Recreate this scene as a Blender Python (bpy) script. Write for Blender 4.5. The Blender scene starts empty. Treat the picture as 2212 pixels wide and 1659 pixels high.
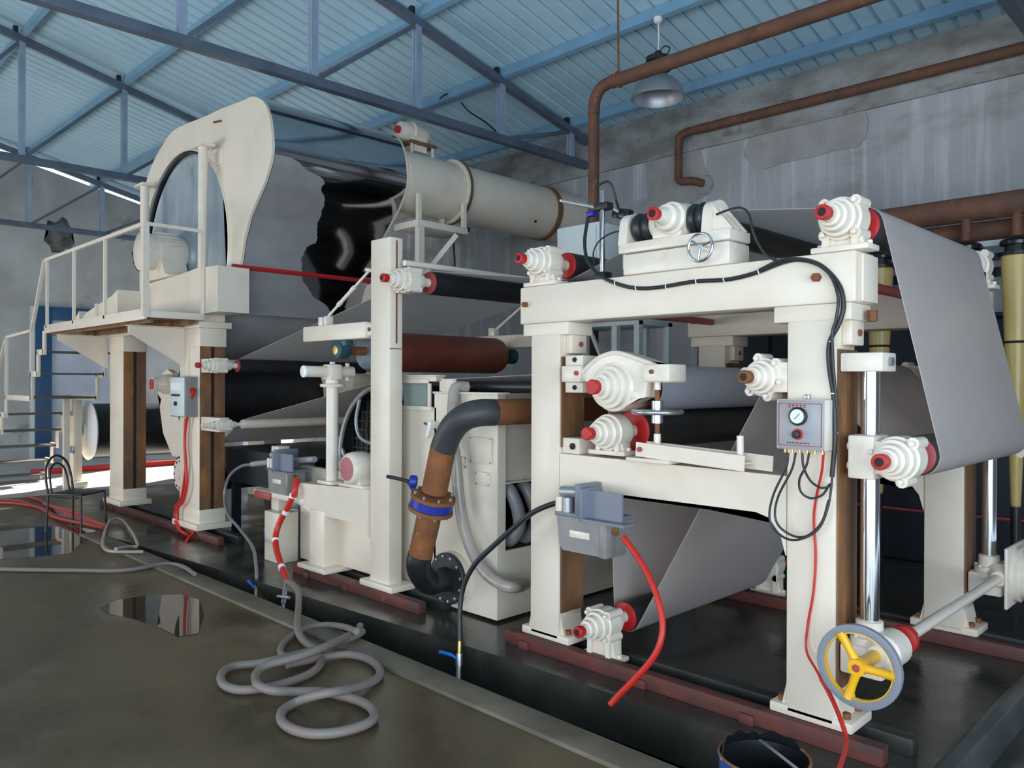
import bpy, bmesh, math, random
from mathutils import Vector, Matrix
random.seed(7)
SC = bpy.context.scene
COL = SC.collection
R = math.radians

# ------------------------------------------------------------------ camera
CAM_H = 1.7
FPX, CX, CY = 1705.0, 1106.0, 829.5
CAM_ROT = Matrix.Rotation(R(45), 3, 'Z') @ Matrix.Rotation(R(89.882), 3, 'X') @ Matrix.Rotation(R(0.2), 3, 'Z')
cam_data = bpy.data.cameras.new('camera')
cam_data.sensor_fit = 'HORIZONTAL'
cam_data.sensor_width = 36.0
cam_data.lens = 36.0 * FPX / 2212.0
cam_data.clip_start, cam_data.clip_end = 0.05, 200
cam = bpy.data.objects.new('camera', cam_data)
cam.matrix_world = Matrix.Translation((0, 0, CAM_H)) @ CAM_ROT.to_4x4()
COL.objects.link(cam)
SC.camera = cam

# ------------------------------------------------------------------ world, sun, daylight, exposure
SC.view_settings.view_transform = 'Standard'
SC.view_settings.look = 'None'
SC.view_settings.gamma = 1.0
SC.view_settings.use_curve_mapping = False
SC.view_settings.exposure = -0.12
SC.cycles.use_denoising = True
SC.cycles.max_bounces = 8
SC.cycles.diffuse_bounces = 5
SC.cycles.glossy_bounces = 4
SC.cycles.sample_clamp_indirect = 6.0
world = bpy.data.worlds.new('sky')
SC.world = world
world.use_nodes = True
wn = world.node_tree
wn.nodes.clear()
wo = wn.nodes.new('ShaderNodeOutputWorld')
wb = wn.nodes.new('ShaderNodeBackground')
wb.inputs['Color'].default_value = (0.62, 0.8, 1.0, 1)
wb.inputs['Strength'].default_value = 2.0
wn.links.new(wb.outputs[0], wo.inputs[0])

def area(name, loc, direction, sx, sy, watts, color):
    l = bpy.data.lights.new(name, 'AREA')
    l.shape = 'RECTANGLE'; l.size = sx; l.size_y = sy
    l.energy = watts; l.color = color
    o = bpy.data.objects.new(name, l)
    o.location = loc
    o.rotation_euler = Vector(direction).to_track_quat('-Z', 'Y').to_euler()
    COL.objects.link(o)
    return o

sun = bpy.data.lights.new('sun', 'SUN')
sun.energy = 30.0; sun.angle = R(0.6); sun.color = (1.0, 0.93, 0.82)
so = bpy.data.objects.new('sun', sun)
so.rotation_euler = Vector((0.46, -0.78, -0.40)).to_track_quat('-Z', 'Y').to_euler()
COL.objects.link(so)
# daylight entering through the doorways of the hall (right end, operator side)
area('daylight_right', (2.9, -0.8, 1.6), (-1, 0.1, 0.12), 7.4, 3.1, 360, (0.72, 0.87, 1.0))
area('daylight_front', (-0.6, -4.8, 1.6), (-0.12, 1, 0.16), 6.4, 3.0, 300, (0.90, 0.95, 1.0))
area('daylight_front_far', (-12.0, -4.8, 1.2), (0.08, 1, 0.5), 6.4, 2.2, 330, (1.0, 0.93, 0.82))

# ------------------------------------------------------------------ pixel -> point on a known plane
def ray(px, py):
    return CAM_ROT @ Vector(((px - CX) / FPX, -(py - CY) / FPX, -1.0))
def P(px, py, Y=None, X=None, Z=None):
    d = ray(px, py)
    t = Y / d.y if Y is not None else (X / d.x if X is not None else (Z - CAM_H) / d.z)
    p = d * t
    p.z += CAM_H
    return p

# ------------------------------------------------------------------ materials
def mat(name, col, rough=0.5, metal=0.0, col2=None, scale=4.0, lo=0.4, hi=0.65, bump=0.0, bscale=30.0,
        rough2=None, stretch=None, spec=0.5, extra=None, trans=0.0, alpha=None):
    m = bpy.data.materials.new(name)
    m.use_nodes = True
    nt = m.node_tree
    b = nt.nodes['Principled BSDF']
    b.inputs['Base Color'].default_value = (*col, 1)
    b.inputs['Roughness'].default_value = rough
    b.inputs['Metallic'].default_value = metal
    b.inputs['Specular IOR Level'].default_value = spec
    if trans: b.inputs['Transmission Weight'].default_value = trans
    if alpha is not None: b.inputs['Alpha'].default_value = alpha
    geo = None
    def coords(st):
        g = nt.nodes.new('ShaderNodeNewGeometry')
        if not st: return g.outputs['Position']
        mp = nt.nodes.new('ShaderNodeMapping')
        mp.inputs['Scale'].default_value = st
        nt.links.new(g.outputs['Position'], mp.inputs['Vector'])
        return mp.outputs['Vector']
    def noise(sc, st=None, det=5):
        n = nt.nodes.new('ShaderNodeTexNoise')
        n.inputs['Scale'].default_value = sc
        n.inputs['Detail'].default_value = det
        n.inputs['Roughness'].default_value = 0.6
        nt.links.new(coords(st), n.inputs['Vector'])
        return n.outputs['Fac']
    def ramp(src, a, bb):
        r = nt.nodes.new('ShaderNodeMapRange')
        r.inputs['From Min'].default_value = a
        r.inputs['From Max'].default_value = bb
        nt.links.new(src, r.inputs['Value'])
        return r.outputs['Result']
    def mix(fac, c1, c2):
        x = nt.nodes.new('ShaderNodeMix'); x.data_type = 'RGBA'
        nt.links.new(fac, x.inputs[0])
        for i, c in ((6, c1), (7, c2)):
            if isinstance(c, tuple): x.inputs[i].default_value = (*c, 1)
            else: nt.links.new(c, x.inputs[i])
        return x.outputs[2]
    cur = tuple(col)
    if col2:
        f = ramp(noise(scale, stretch), lo, hi)
        cur = mix(f, cur, tuple(col2))
        if rough2 is not None:
            rr = nt.nodes.new('ShaderNodeMapRange')
            rr.inputs['To Min'].default_value = rough
            rr.inputs['To Max'].default_value = rough2
            nt.links.new(f, rr.inputs['Value'])
            nt.links.new(rr.outputs['Result'], b.inputs['Roughness'])
    for (c3, sc3, st3, lo3, hi3) in (extra or []):
        cur = mix(ramp(noise(sc3, st3), lo3, hi3), cur, tuple(c3))
    if not isinstance(cur, tuple):
        nt.links.new(cur, b.inputs['Base Color'])
    if bump:
        bp = nt.nodes.new('ShaderNodeBump')
        bp.inputs['Strength'].default_value = bump
        bp.inputs['Distance'].default_value = 0.01
        nt.links.new(noise(bscale, None, 4), bp.inputs['Height'])
        nt.links.new(bp.outputs['Normal'], b.inputs['Normal'])
    return m

M = {}
M['cream'] = mat('cream_paint', (0.79, 0.69, 0.565), 0.38, col2=(0.72, 0.61, 0.475), scale=2.2, lo=0.45, hi=0.75,
                 extra=[((0.42, 0.27, 0.14), 9.0, (1, 1, 0.35), 0.73, 0.84)], bump=0.04, bscale=60)
M['cream_plain'] = mat('cream_enamel', (0.79, 0.70, 0.585), 0.3, col2=(0.71, 0.60, 0.475), scale=14, lo=0.5, hi=0.8)
M['cream_vat'] = mat('vat_paint', (0.72, 0.645, 0.53), 0.4, col2=(0.62, 0.54, 0.43), scale=1.6, lo=0.42, hi=0.75, bump=0.04)
M['rust'] = mat('rusty_steel', (0.27, 0.095, 0.028), 0.8, col2=(0.15, 0.055, 0.023), scale=8, lo=0.35, hi=0.7, bump=0.3, bscale=70,
                extra=[((0.36, 0.15, 0.05), 22, None, 0.6, 0.75)])
M['rust_pipe'] = mat('rusty_pipe', (0.17, 0.07, 0.038), 0.75, col2=(0.095, 0.047, 0.033), scale=5, lo=0.35, hi=0.7, bump=0.2, bscale=60,
                extra=[((0.26, 0.115, 0.05), 14, None, 0.58, 0.75)])
M['rust_guide'] = mat('rusty_guide_face', (0.25, 0.115, 0.045), 0.6, col2=(0.11, 0.058, 0.034), scale=6, stretch=(1, 1, 0.25), lo=0.35, hi=0.7,
                      extra=[((0.36, 0.15, 0.04), 5.0, (1, 1, 0.4), 0.55, 0.72)])
M['rail_red'] = mat('oxide_red_rail', (0.14, 0.032, 0.025), 0.6, col2=(0.065, 0.03, 0.024), scale=6, lo=0.4, hi=0.65, bump=0.15,
                    extra=[((0.25, 0.16, 0.12), 11, None, 0.68, 0.8)])
M['red'] = mat('red_paint', (0.52, 0.012, 0.012), 0.45, col2=(0.44, 0.014, 0.012), scale=10)
M['red_dull'] = mat('dull_red_paint', (0.38, 0.05, 0.048), 0.5, col2=(0.35, 0.07, 0.065), scale=8)
M['red_hose'] = mat('red_hose', (0.62, 0.022, 0.012), 0.4, col2=(0.54, 0.025, 0.016), scale=20)
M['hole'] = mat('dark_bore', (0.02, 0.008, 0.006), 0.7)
M['black'] = mat('black_rubber', (0.013, 0.014, 0.016), 0.42, col2=(0.022, 0.022, 0.024), scale=5)
M['black_gloss'] = mat('black_gloss', (0.012, 0.014, 0.016), 0.22)
M['felt'] = mat('grey_felt', (0.68, 0.62, 0.59), 0.9, col2=(0.62, 0.565, 0.535), scale=2.5, stretch=(1, 2, 1), lo=0.35, hi=0.7, bump=0.12, bscale=400, spec=0.15)
M['blue_roll'] = mat('blue_grey_rubber', (0.52, 0.53, 0.60), 0.5, col2=(0.48, 0.49, 0.56), scale=4)
M['brown_roll'] = mat('brown_rubber', (0.22, 0.052, 0.025), 0.38, col2=(0.16, 0.04, 0.025), scale=3)
M['roll_end'] = mat('blue_grey_casting', (0.17, 0.215, 0.27), 0.5, col2=(0.13, 0.17, 0.22), scale=6)
M['green'] = mat('dark_teal_casting', (0.02, 0.075, 0.085), 0.5)
M['brass'] = mat('brass', (0.65, 0.42, 0.13), 0.35, 0.8)
M['chrome'] = mat('chrome', (0.80, 0.80, 0.82), 0.12, 1.0)
M['steel'] = mat('brushed_steel', (0.52, 0.53, 0.56), 0.32, 0.9)
M['alu'] = mat('dull_aluminium', (0.42, 0.43, 0.45), 0.45, 0.7)
M['hood_steel'] = mat('stainless_sheet', (0.46, 0.46, 0.48), 0.09, 1.0, col2=(0.41, 0.41, 0.43), scale=1.2, bump=0.05, bscale=2.2)
M['film'] = mat('protective_film', (0.33, 0.315, 0.32), 0.42, col2=(0.27, 0.255, 0.26), scale=2.5, lo=0.4, hi=0.7)
M['dryer_steel'] = mat('dryer_shell', (0.42, 0.41, 0.42), 0.55, 0.1, col2=(0.35, 0.34, 0.35), scale=2)
M['dryer_head'] = mat('dryer_head', (0.30, 0.36, 0.41), 0.45, 0.3, col2=(0.42, 0.47, 0.50), scale=2.2, stretch=(1.5, 1, 0.6), lo=0.35, hi=0.7,
                      extra=[((0.16, 0.20, 0.25), 5, (1, 1, 0.4), 0.58, 0.75)])
M['grey_box'] = mat('grey_enamel', (0.27, 0.255, 0.245), 0.4, col2=(0.22, 0.21, 0.205), scale=6)
M['panel_steel'] = mat('panel_steel', (0.36, 0.355, 0.37), 0.45, 0.1, col2=(0.32, 0.315, 0.33), scale=9)
M['blue_grey'] = mat('blue_grey_paint', (0.18, 0.195, 0.235), 0.4)
M['cab'] = mat('pale_cabinet', (0.62, 0.67, 0.65), 0.4)
M['white'] = mat('white_plastic', (0.82, 0.83, 0.82), 0.35)
M['grey_hose'] = mat('grey_hose', (0.20, 0.175, 0.155), 0.55, col2=(0.25, 0.17, 0.15), scale=14, lo=0.5, hi=0.65)
M['clear_hose'] = mat('milky_hose', (0.40, 0.35, 0.31), 0.25, col2=(0.34, 0.28, 0.24), scale=9)
M['grey_flex'] = mat('grey_flex_hose', (0.20, 0.205, 0.21), 0.4)
M['blue'] = mat('blue_paint', (0.015, 0.035, 0.30), 0.4)
M['blue_handle'] = mat('bright_blue_plastic', (0.01, 0.17, 0.62), 0.4)
M['yellow'] = mat('yellow_paint', (0.85, 0.44, 0.01), 0.35)
M['rim'] = mat('grey_wheel_rim', (0.22, 0.235, 0.26), 0.45)
M['cone'] = mat('yellow_ceramic', (0.66, 0.47, 0.17), 0.3, col2=(0.60, 0.42, 0.15), scale=4)
M['truss'] = mat('blue_grey_steelwork', (0.115, 0.145, 0.195), 0.45, col2=(0.085, 0.105, 0.14), scale=3)
M['truss_light'] = mat('pale_blue_angle_iron', (0.30, 0.37, 0.48), 0.45, col2=(0.24, 0.30, 0.40), scale=3)
M['purlin'] = mat('pale_blue_purlin', (0.22, 0.40, 0.55), 0.45, col2=(0.18, 0.33, 0.46), scale=2)
M['roof'] = mat('roof_sheet_white', (0.50, 0.70, 0.80), 0.5, col2=(0.45, 0.65, 0.76), scale=1.5)
M['floor'] = mat('wet_concrete', (0.15, 0.11, 0.06), 0.5, col2=(0.075, 0.056, 0.032), scale=0.8, lo=0.38, hi=0.62, rough2=0.22, spec=0.28, bump=0.1, bscale=25,
                 extra=[((0.19, 0.155, 0.11), 1.7, (1, 1, 1), 0.56, 0.8)])
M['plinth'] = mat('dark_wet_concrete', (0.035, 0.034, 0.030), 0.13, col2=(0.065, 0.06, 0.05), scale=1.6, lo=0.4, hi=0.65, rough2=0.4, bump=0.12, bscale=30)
M['curb'] = mat('curb_concrete', (0.17, 0.145, 0.105), 0.6, col2=(0.10, 0.085, 0.06), scale=2.5, bump=0.25, bscale=25)
M['gutter'] = mat('gutter_edge', (0.075, 0.08, 0.082), 0.3, col2=(0.045, 0.05, 0.055), scale=3, bump=0.15)
M['trench'] = mat('trench_concrete', (0.018, 0.018, 0.017), 0.5, col2=(0.03, 0.03, 0.027), scale=3, bump=0.2)
M['wall'] = mat('grey_plaster', (0.42, 0.415, 0.435), 0.85, col2=(0.33, 0.315, 0.315), scale=0.9, lo=0.35, hi=0.7, bump=0.25, bscale=12,
                extra=[((0.60, 0.59, 0.61), 1.6, (4.5, 4.5, 0.18), 0.5, 0.74), ((0.24, 0.21, 0.18), 0.75, (1, 1, 2.2), 0.56, 0.75)])
M['wall_end'] = mat('grey_brown_plaster', (0.46, 0.48, 0.48), 0.85, col2=(0.34, 0.335, 0.32), scale=1.1, lo=0.35, hi=0.7, bump=0.25, bscale=12,
                extra=[((0.10, 0.095, 0.09), 1.0, None, 0.62, 0.74)])
M['patch'] = mat('pale_mortar', (0.37, 0.35, 0.34), 0.9, col2=(0.31, 0.29, 0.28), scale=4, bump=0.3, bscale=20)
M['mould_stain'] = mat('damp_mortar', (0.20, 0.19, 0.17), 0.9, col2=(0.36, 0.36, 0.35), scale=1.7, stretch=(1, 1, 2), lo=0.38, hi=0.62, bump=0.3, bscale=15,
                extra=[((0.10, 0.095, 0.075), 2.6, (1, 1, 1.5), 0.6, 0.75)])
M['door_blue'] = mat('dark_blue_door_frame', (0.02, 0.075, 0.17), 0.4)
M['door_leaf'] = mat('pale_door_sheet', (0.45, 0.52, 0.62), 0.6, col2=(0.38, 0.42, 0.5), scale=1.2)
M['tread'] = mat('dark_tread_steel', (0.11, 0.10, 0.09), 0.55, col2=(0.07, 0.065, 0.06), scale=6)
M['glass'] = mat('greenish_glass', (0.30, 0.36, 0.33), 0.08)
M['paper'] = mat('dial_white', (0.75, 0.80, 0.84), 0.4)
M['water'] = mat('puddle_water', (0.030, 0.028, 0.024), 0.03)
M['mesh'] = mat('dark_wire_mesh', (0.028, 0.028, 0.028), 0.5, 0.4)
M['tarp'] = mat('dark_blue_black', (0.010, 0.014, 0.022), 0.5)

# thin wet felt lets some light through
nt = M['felt'].node_tree
pb_ = nt.nodes['Principled BSDF']; out_ = next(n for n in nt.nodes if n.type == 'OUTPUT_MATERIAL')
tl_ = nt.nodes.new('ShaderNodeBsdfTranslucent'); tl_.inputs['Color'].default_value = (0.92, 0.86, 0.82, 1)
ms_ = nt.nodes.new('ShaderNodeMixShader'); ms_.inputs[0].default_value = 0.55
nt.links.new(pb_.outputs[0], ms_.inputs[1]); nt.links.new(tl_.outputs[0], ms_.inputs[2]); nt.links.new(ms_.outputs[0], out_.inputs['Surface'])

# ------------------------------------------------------------------ mesh builder
BASE = {}
class MB:
    def __init__(self):
        self.bm = bmesh.new()
    def _merge(self, t):
        me = bpy.data.meshes.new('tmp')
        t.to_mesh(me); t.free()
        self.bm.from_mesh(me)
        bpy.data.meshes.remove(me)
    def obox(self, c, size, rot=None, bev=0.0):
        t = bmesh.new()
        bmesh.ops.create_cube(t, size=1.0)
        bmesh.ops.scale(t, vec=Vector(size), verts=t.verts)
        if bev:
            bmesh.ops.bevel(t, geom=list(t.edges), offset=min(bev, 0.45 * min(size)), segments=2, affect='EDGES', profile=0.5)
        if rot is not None:
            bmesh.ops.rotate(t, cent=(0, 0, 0), matrix=rot, verts=t.verts)
        bmesh.ops.translate(t, vec=Vector(c), verts=t.verts)
        self._merge(t)
        return self
    def box(self, x0, x1, y0, y1, z0, z1, bev=0.0):
        return self.obox(((x0 + x1) / 2, (y0 + y1) / 2, (z0 + z1) / 2), (abs(x1 - x0), abs(y1 - y0), abs(z1 - z0)), None, bev)
    def beam(self, p0, p1, w, h, up=(0, 0, 1), bev=0.0):
        p0, p1 = Vector(p0), Vector(p1)
        d = (p1 - p0)
        L = d.length
        d.normalize()
        upv = Vector(up)
        if abs(d.dot(upv)) > 0.98: upv = Vector((1, 0, 0))
        s = d.cross(upv).normalized()
        u = s.cross(d).normalized()
        rot = Matrix((s, d, u)).transposed()
        return self.obox((p0 + p1) / 2, (w, L, h), rot, bev)
    def lathe(self, p0, axis, prof, n=24, cap=True):
        p0 = Vector(p0); ax = Vector(axis).normalized()
        ref = Vector((0, 0, 1)) if abs(ax.z) < 0.9 else Vector((1, 0, 0))
        s = ax.cross(ref).normalized(); u = s.cross(ax).normalized()
        rings = []
        for (d, r) in prof:
            ring = []
            for k in range(n):
                a = 2 * math.pi * k / n
                ring.append(self.bm.verts.new(p0 + ax * d + (s * math.cos(a) + u * math.sin(a)) * max(r, 1e-5)))
            rings.append(ring)
        for a, b in zip(rings, rings[1:]):
            for k in range(n):
                self.bm.faces.new((a[k], a[(k + 1) % n], b[(k + 1) % n], b[k]))
        if cap:
            self.bm.faces.new(rings[0][::-1]); self.bm.faces.new(rings[-1])
        return self
    def cyl(self, p0, p1, r, r1=None, n=20, cap=True):
        p0, p1 = Vector(p0), Vector(p1)
        return self.lathe(p0, p1 - p0, [(0, r), ((p1 - p0).length, r if r1 is None else r1)], n, cap)
    def tube(self, pts, r, n=8, sub=6, closed=False, cap=True):
        pts = [Vector(p) for p in pts]
        if sub > 1 and len(pts) > 2:
            out = []
            N = len(pts)
            rng = range(N if closed else N - 1)
            for i in rng:
                p1, p2 = pts[i], pts[(i + 1) % N]
                p0 = pts[i - 1] if (i > 0 or closed) else p1 + (p1 - p2)
                p3 = pts[(i + 2) % N] if (i + 2 < N or closed) else p2 + (p2 - p1)
                for k in range(sub):
                    t = k / sub
                    out.append(0.5 * ((2 * p1) + (p2 - p0) * t + (2 * p0 - 5 * p1 + 4 * p2 - p3) * t * t + (3 * p1 - p0 - 3 * p2 + p3) * t ** 3))
            if not closed: out.append(pts[-1])
            pts = out
        N = len(pts)
        d0 = (pts[1] - pts[0]).normalized()
        ref = Vector((0, 0, 1)) if abs(d0.z) < 0.9 else Vector((1, 0, 0))
        s = d0.cross(ref).normalized()
        rings = []
        for i, p in enumerate(pts):
            a = pts[i - 1] if (i > 0 or closed) else p
            b = pts[(i + 1) % N] if (i + 1 < N or closed) else p
            d = (b - a)
            if d.length < 1e-9: d = d0
            d.normalize()
            s = (s - d * s.dot(d))
            if s.length < 1e-6: s = d.orthogonal()
            s.normalize()
            u = d.cross(s)
            rr = r[i * (len(r) - 1) // max(N - 1, 1)] if isinstance(r, (list, tuple)) else r
            rings.append([self.bm.verts.new(p + (s * math.cos(2 * math.pi * k / n) + u * math.sin(2 * math.pi * k / n)) * rr) for k in range(n)])
        pairs = list(zip(rings, rings[1:])) + ([(rings[-1], rings[0])] if closed else [])
        for a, b in pairs:
            for k in range(n):
                self.bm.faces.new((a[k], a[(k + 1) % n], b[(k + 1) % n], b[k]))
        if cap and not closed:
            self.bm.faces.new(rings[0][::-1]); self.bm.faces.new(rings[-1])
        return self
    def prism(self, poly, axis, lo, hi):
        def v(a, b, c):
            return {'Y': (a, c, b), 'X': (c, a, b), 'Z': (a, b, c)}[axis]
        A = [self.bm.verts.new(v(a, b, lo)) for a, b in poly]
        B = [self.bm.verts.new(v(a, b, hi)) for a, b in poly]
        n = len(poly)
        fs = [self.bm.faces.new(A), self.bm.faces.new(B[::-1])]
        for k in range(n):
            self.bm.faces.new((A[k], B[k], B[(k + 1) % n], A[(k + 1) % n]))
        bmesh.ops.triangulate(self.bm, faces=fs)
        return self
    def strip(self, path, y0, y1, th):
        """a sheet that follows an (x, z) path, th thick, from y0 to y1"""
        n = len(path)
        nor = []
        for i in range(n):
            a = path[max(i - 1, 0)]; b = path[min(i + 1, n - 1)]
            dx, dz = b[0] - a[0], b[1] - a[1]
            L = math.hypot(dx, dz) or 1
            nor.append((-dz / L, dx / L))
        q = []
        for (x, z), (nx, nz) in zip(path, nor):
            q.append([self.bm.verts.new((x + nx * o, y, z + nz * o)) for (o, y) in ((0, y0), (0, y1), (th, y1), (th, y0))])
        for a, b in zip(q, q[1:]):
            for k in range(4):
                self.bm.faces.new((a[k], a[(k + 1) % 4], b[(k + 1) % 4], b[k]))
        self.bm.faces.new(q[0][::-1]); self.bm.faces.new(q[-1])
        return self
    def torus(self, c, axis, RR, r, n=40, m=10):
        c = Vector(c); ax = Vector(axis).normalized()
        ref = Vector((0, 0, 1)) if abs(ax.z) < 0.9 else Vector((1, 0, 0))
        s = ax.cross(ref).normalized(); u = s.cross(ax)
        return self.tube([c + (s * math.cos(2 * math.pi * k / n) + u * math.sin(2 * math.pi * k / n)) * RR for k in range(n)], r, m, 1, True)
    def bolt(self, p, axis, r=0.014, h=0.014):
        ax = Vector(axis).normalized()
        return self.lathe(Vector(p) - ax * 0.004, ax, [(0, r * 0.98), (h + 0.002, r), (h + 0.004, r * 0.7)], 6)
    def build(self, name, m, parent=None, kind=None):
        bm = self.bm
        bmesh.ops.recalc_face_normals(bm, faces=bm.faces)
        me = bpy.data.meshes.new(name)
        if parent is not None:
            base = BASE[parent.name]
        else:
            xs = [v.co for v in bm.verts]
            base = Vector(((min(v.x for v in xs) + max(v.x for v in xs)) / 2, (min(v.y for v in xs) + max(v.y for v in xs)) / 2, min(v.z for v in xs)))
        bmesh.ops.translate(bm, vec=-base, verts=bm.verts)
        bm.to_mesh(me); bm.free()
        me.polygons.foreach_set('use_smooth', [True] * len(me.polygons))
        me.set_sharp_from_angle(angle=R(38))
        me.materials.append(M[m] if isinstance(m, str) else m)
        o = bpy.data.objects.new(name, me)
        COL.objects.link(o)
        if parent is not None: o.parent = parent
        else: o.location = base
        BASE[o.name] = base
        if kind: o['kind'] = kind
        return o

def tag(o, label, cat, group=None):
    o['label'] = label; o['category'] = cat
    if group: o['group'] = group
    return o
def thing(name, label, cat, loc, group=None):
    o = bpy.data.objects.new(name, None)
    o.empty_display_size = 0.05
    o.location = Vector(loc)
    COL.objects.link(o)
    BASE[o.name] = Vector(loc)
    return tag(o, label, cat, group)
def struct(o):
    o['kind'] = 'structure'
    return o
def copy_tree(o, parent=None):
    c = o.copy()
    COL.objects.link(c)
    if parent is not None: c.parent = parent
    for ch in list(o.children): copy_tree(ch, c)
    return c
def box1(x0, x1, y0, y1, z0, z1, bev=0.0):
    return MB().box(x0, x1, y0, y1, z0, z1, bev)

# ------------------------------------------------------------------ the setting
XL, XR, YB, YF, EAVE, SL = -19.0, 2.9, 9.0, -5.0, 5.25, 0.232
RIDGE = 2.0
def roofz(y): return EAVE + SL * (9.0 - y) if y >= RIDGE else EAVE + SL * (9.0 - RIDGE) - SL * (RIDGE - y)

struct(MB().prism([(-19.2, -5.2), (3.2, -5.2), (3.2, 2.77), (-9.5, 2.77), (-9.5, 9.0), (-19.2, 9.0)], 'Z', -0.25, 0.0).build('floor', 'floor'))
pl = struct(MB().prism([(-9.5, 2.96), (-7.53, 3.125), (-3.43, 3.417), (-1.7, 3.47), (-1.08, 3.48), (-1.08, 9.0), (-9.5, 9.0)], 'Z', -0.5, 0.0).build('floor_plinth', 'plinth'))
struct(MB().box(-9.5, 3.2, 2.77, 2.96, -0.45, 0.022, 0.012).build('trim_1', 'curb'))
struct(MB().box(-9.5, 3.2, 2.94, 3.6, -0.5, -0.34).build('floor_trench', 'trench'))
struct(MB().box(-1.08, 3.2, 3.48, 9.0, -0.45, -0.16).build('floor_gutter', 'plinth'))
struct(MB().box(-1.14, -1.06, 3.49, 9.0, -0.4, 0.018, 0.01).build('trim_2', 'gutter'))
ap = struct(MB().box(-18.6, -13.2, 2.6, 9.0, -0.02, 0.012).build('floor_sun_patch_slab', mat('sun_patch_pale_concrete', (0.55, 0.53, 0.49), 0.6, col2=(0.42, 0.40, 0.37), scale=2.0)))  # pale slab added so the sun patch on the dark floor reads white

# back wall with a wide doorway behind the dryer; the end gable wall; the operator-side and right walls with open doorways
wbk = MB()
wbk.box(-19.2, -18.3, YB, 9.25, 0, 5.34); wbk.box(-15.9, 3.2, YB, 9.25, 0, 5.34); wbk.box(-18.3, -15.9, YB, 9.25, 3.5, 5.34)
wall_back = struct(wbk.build('wall_back', 'wall'))
struct(MB().box(-13.2, -1.72, 8.965, 9.02, 4.74, 5.36, 0.01).build('trim_3', 'mould_stain'))
we = MB().prism([(-5.2, 0), (9.0, 0), (9.0, 5.3), (2.0, 6.85), (-5.2, 5.25)], 'X', -19.2, -19.0)
struct(we.build('wall_left', 'wall_end'))
wf = MB()
wf.box(-19.2, -16.6, -5.2, -5.0, 0, 5.3); wf.box(-7.4, -4.0, -5.2, -5.0, 0, 5.3); wf.box(2.9, 3.2, -5.2, -5.0, 0, 5.3)
wf.box(-16.6, -7.4, -5.2, -5.0, 4.2, 5.3); wf.box(-4.0, 2.9, -5.2, -5.0, 4.2, 5.3)
struct(wf.build('wall_front', 'wall'))
wr = MB()
wr.prism([(-5.0, 4.2), (9.0, 4.2), (9.0, 5.3), (2.0, 6.85), (-5.0, 5.25)], 'X', 3.0, 3.2)
wr.box(3.0, 3.2, -5.0, -4.7, 0, 4.2); wr.box(3.0, 3.2, 3.2, 9.0, 0, 4.2)
struct(wr.build('wall_right', 'wall'))
# mortar patch on the back wall and ring round the pipe hole
pp = [(1612, 318), (1606, 335), (1625, 358), (1650, 366), (1690, 352), (1760, 338), (1800, 326), (1850, 318), (1870, 300), (1876, 262), (1868, 238), (1800, 243), (1740, 262), (1668, 276), (1625, 290)]
q = [P(a, b, Y=8.99) for a, b in pp]
MB().prism([(v.x, v.z) for v in q], 'Y', 8.985, 8.999).build('mortar_patch', 'patch', None)
tag(bpy.data.objects['mortar_patch'], 'pale irregular mortar patch on the grey wall under the thin rusty pipe', 'wall patch')
q = [P(a, b, Y=8.99) for a, b in [(1395, 345), (1400, 440), (1470, 450), (1520, 425), (1537, 395), (1520, 355), (1512, 320), (1450, 335)]]
tag(MB().prism([(v.x, v.z) for v in q], 'Y', 8.988, 8.999).build('mortar_patch', 'patch'), 'pale mortar patch around the hole where the wall pipe enters', 'wall patch')

# soot stains on the end wall
def blotch(y, z, ry, rz, n, seed, label):
    rn = random.Random(seed)
    pts = []
    for k in range(n):
        a = 2 * math.pi * k / n; f_ = rn.uniform(.7, 1.15)
        pts.append((y + ry * f_ * math.cos(a), z + rz * f_ * math.sin(a)))
    tag(MB().prism(pts, 'X', -18.999, -18.99).build('soot_stain', mat('soot', (0.05, 0.05, 0.052), 0.95, col2=(0.16, 0.155, 0.15), scale=3, lo=.4, hi=.6)), label, 'stain')
blotch(5.15, 4.85, .28, .42, 18, 3, 'small dark soot stain on the end wall left of the handrail top')
blotch(7.35, 4.45, .75, .38, 24, 5, 'wide dark soot stain on the end wall behind the guard rail')
# blue framed door in the end wall
d0 = struct(box1(-19.0, -18.96, 4.75, 6.65, 0.0, 3.2).build('door_1', 'door_leaf'))
for a, b, c, e in ((4.66, 4.98, 0, 3.28), (6.42, 6.7, 0, 3.28)):
    MB().box(-19.0, -18.88, a, b, c, e, 0.01).build('door_frame', 'door_blue', d0)
MB().box(-19.0, -18.88, 4.98, 6.42, 3.0, 3.28, 0.01).build('door_frame', 'door_blue', d0)
MB().box(-19.0, -18.9, 4.58, 4.66, 0, 3.28).build('door_trim', 'cab', d0)

# roof: corrugated sheets
def corr(x0, n, pitch, ya, yb):
    b = MB()
    prof = []
    for i in range(n):
        x = x0 + i * pitch
        prof += [(x, 0.0), (x + pitch * 0.74, 0.0), (x + pitch * 0.79, 0.05), (x + pitch * 0.95, 0.05)]
    prof.append((x0 + n * pitch, 0.0))
    za, zb = roofz(ya) + 0.16, roofz(yb) + 0.16
    A = [b.bm.verts.new((x, ya, za + z)) for x, z in prof]
    B = [b.bm.verts.new((x, yb, zb + z)) for x, z in prof]
    for k in range(len(prof) - 1):
        b.bm.faces.new((A[k], A[k + 1], B[k + 1], B[k]))
    return b
ceil = struct(corr(-19.3, 108, 0.21, RIDGE, -5.4).build('ceiling', 'roof'))
sh0 = corr(-19.3, 4, 0.21, 9.3, RIDGE).build('roof_sheet', 'roof', ceil)
for k in range(1, 27):
    c = sh0.copy(); COL.objects.link(c)
    c.location.x += 0.84 * k

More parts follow.
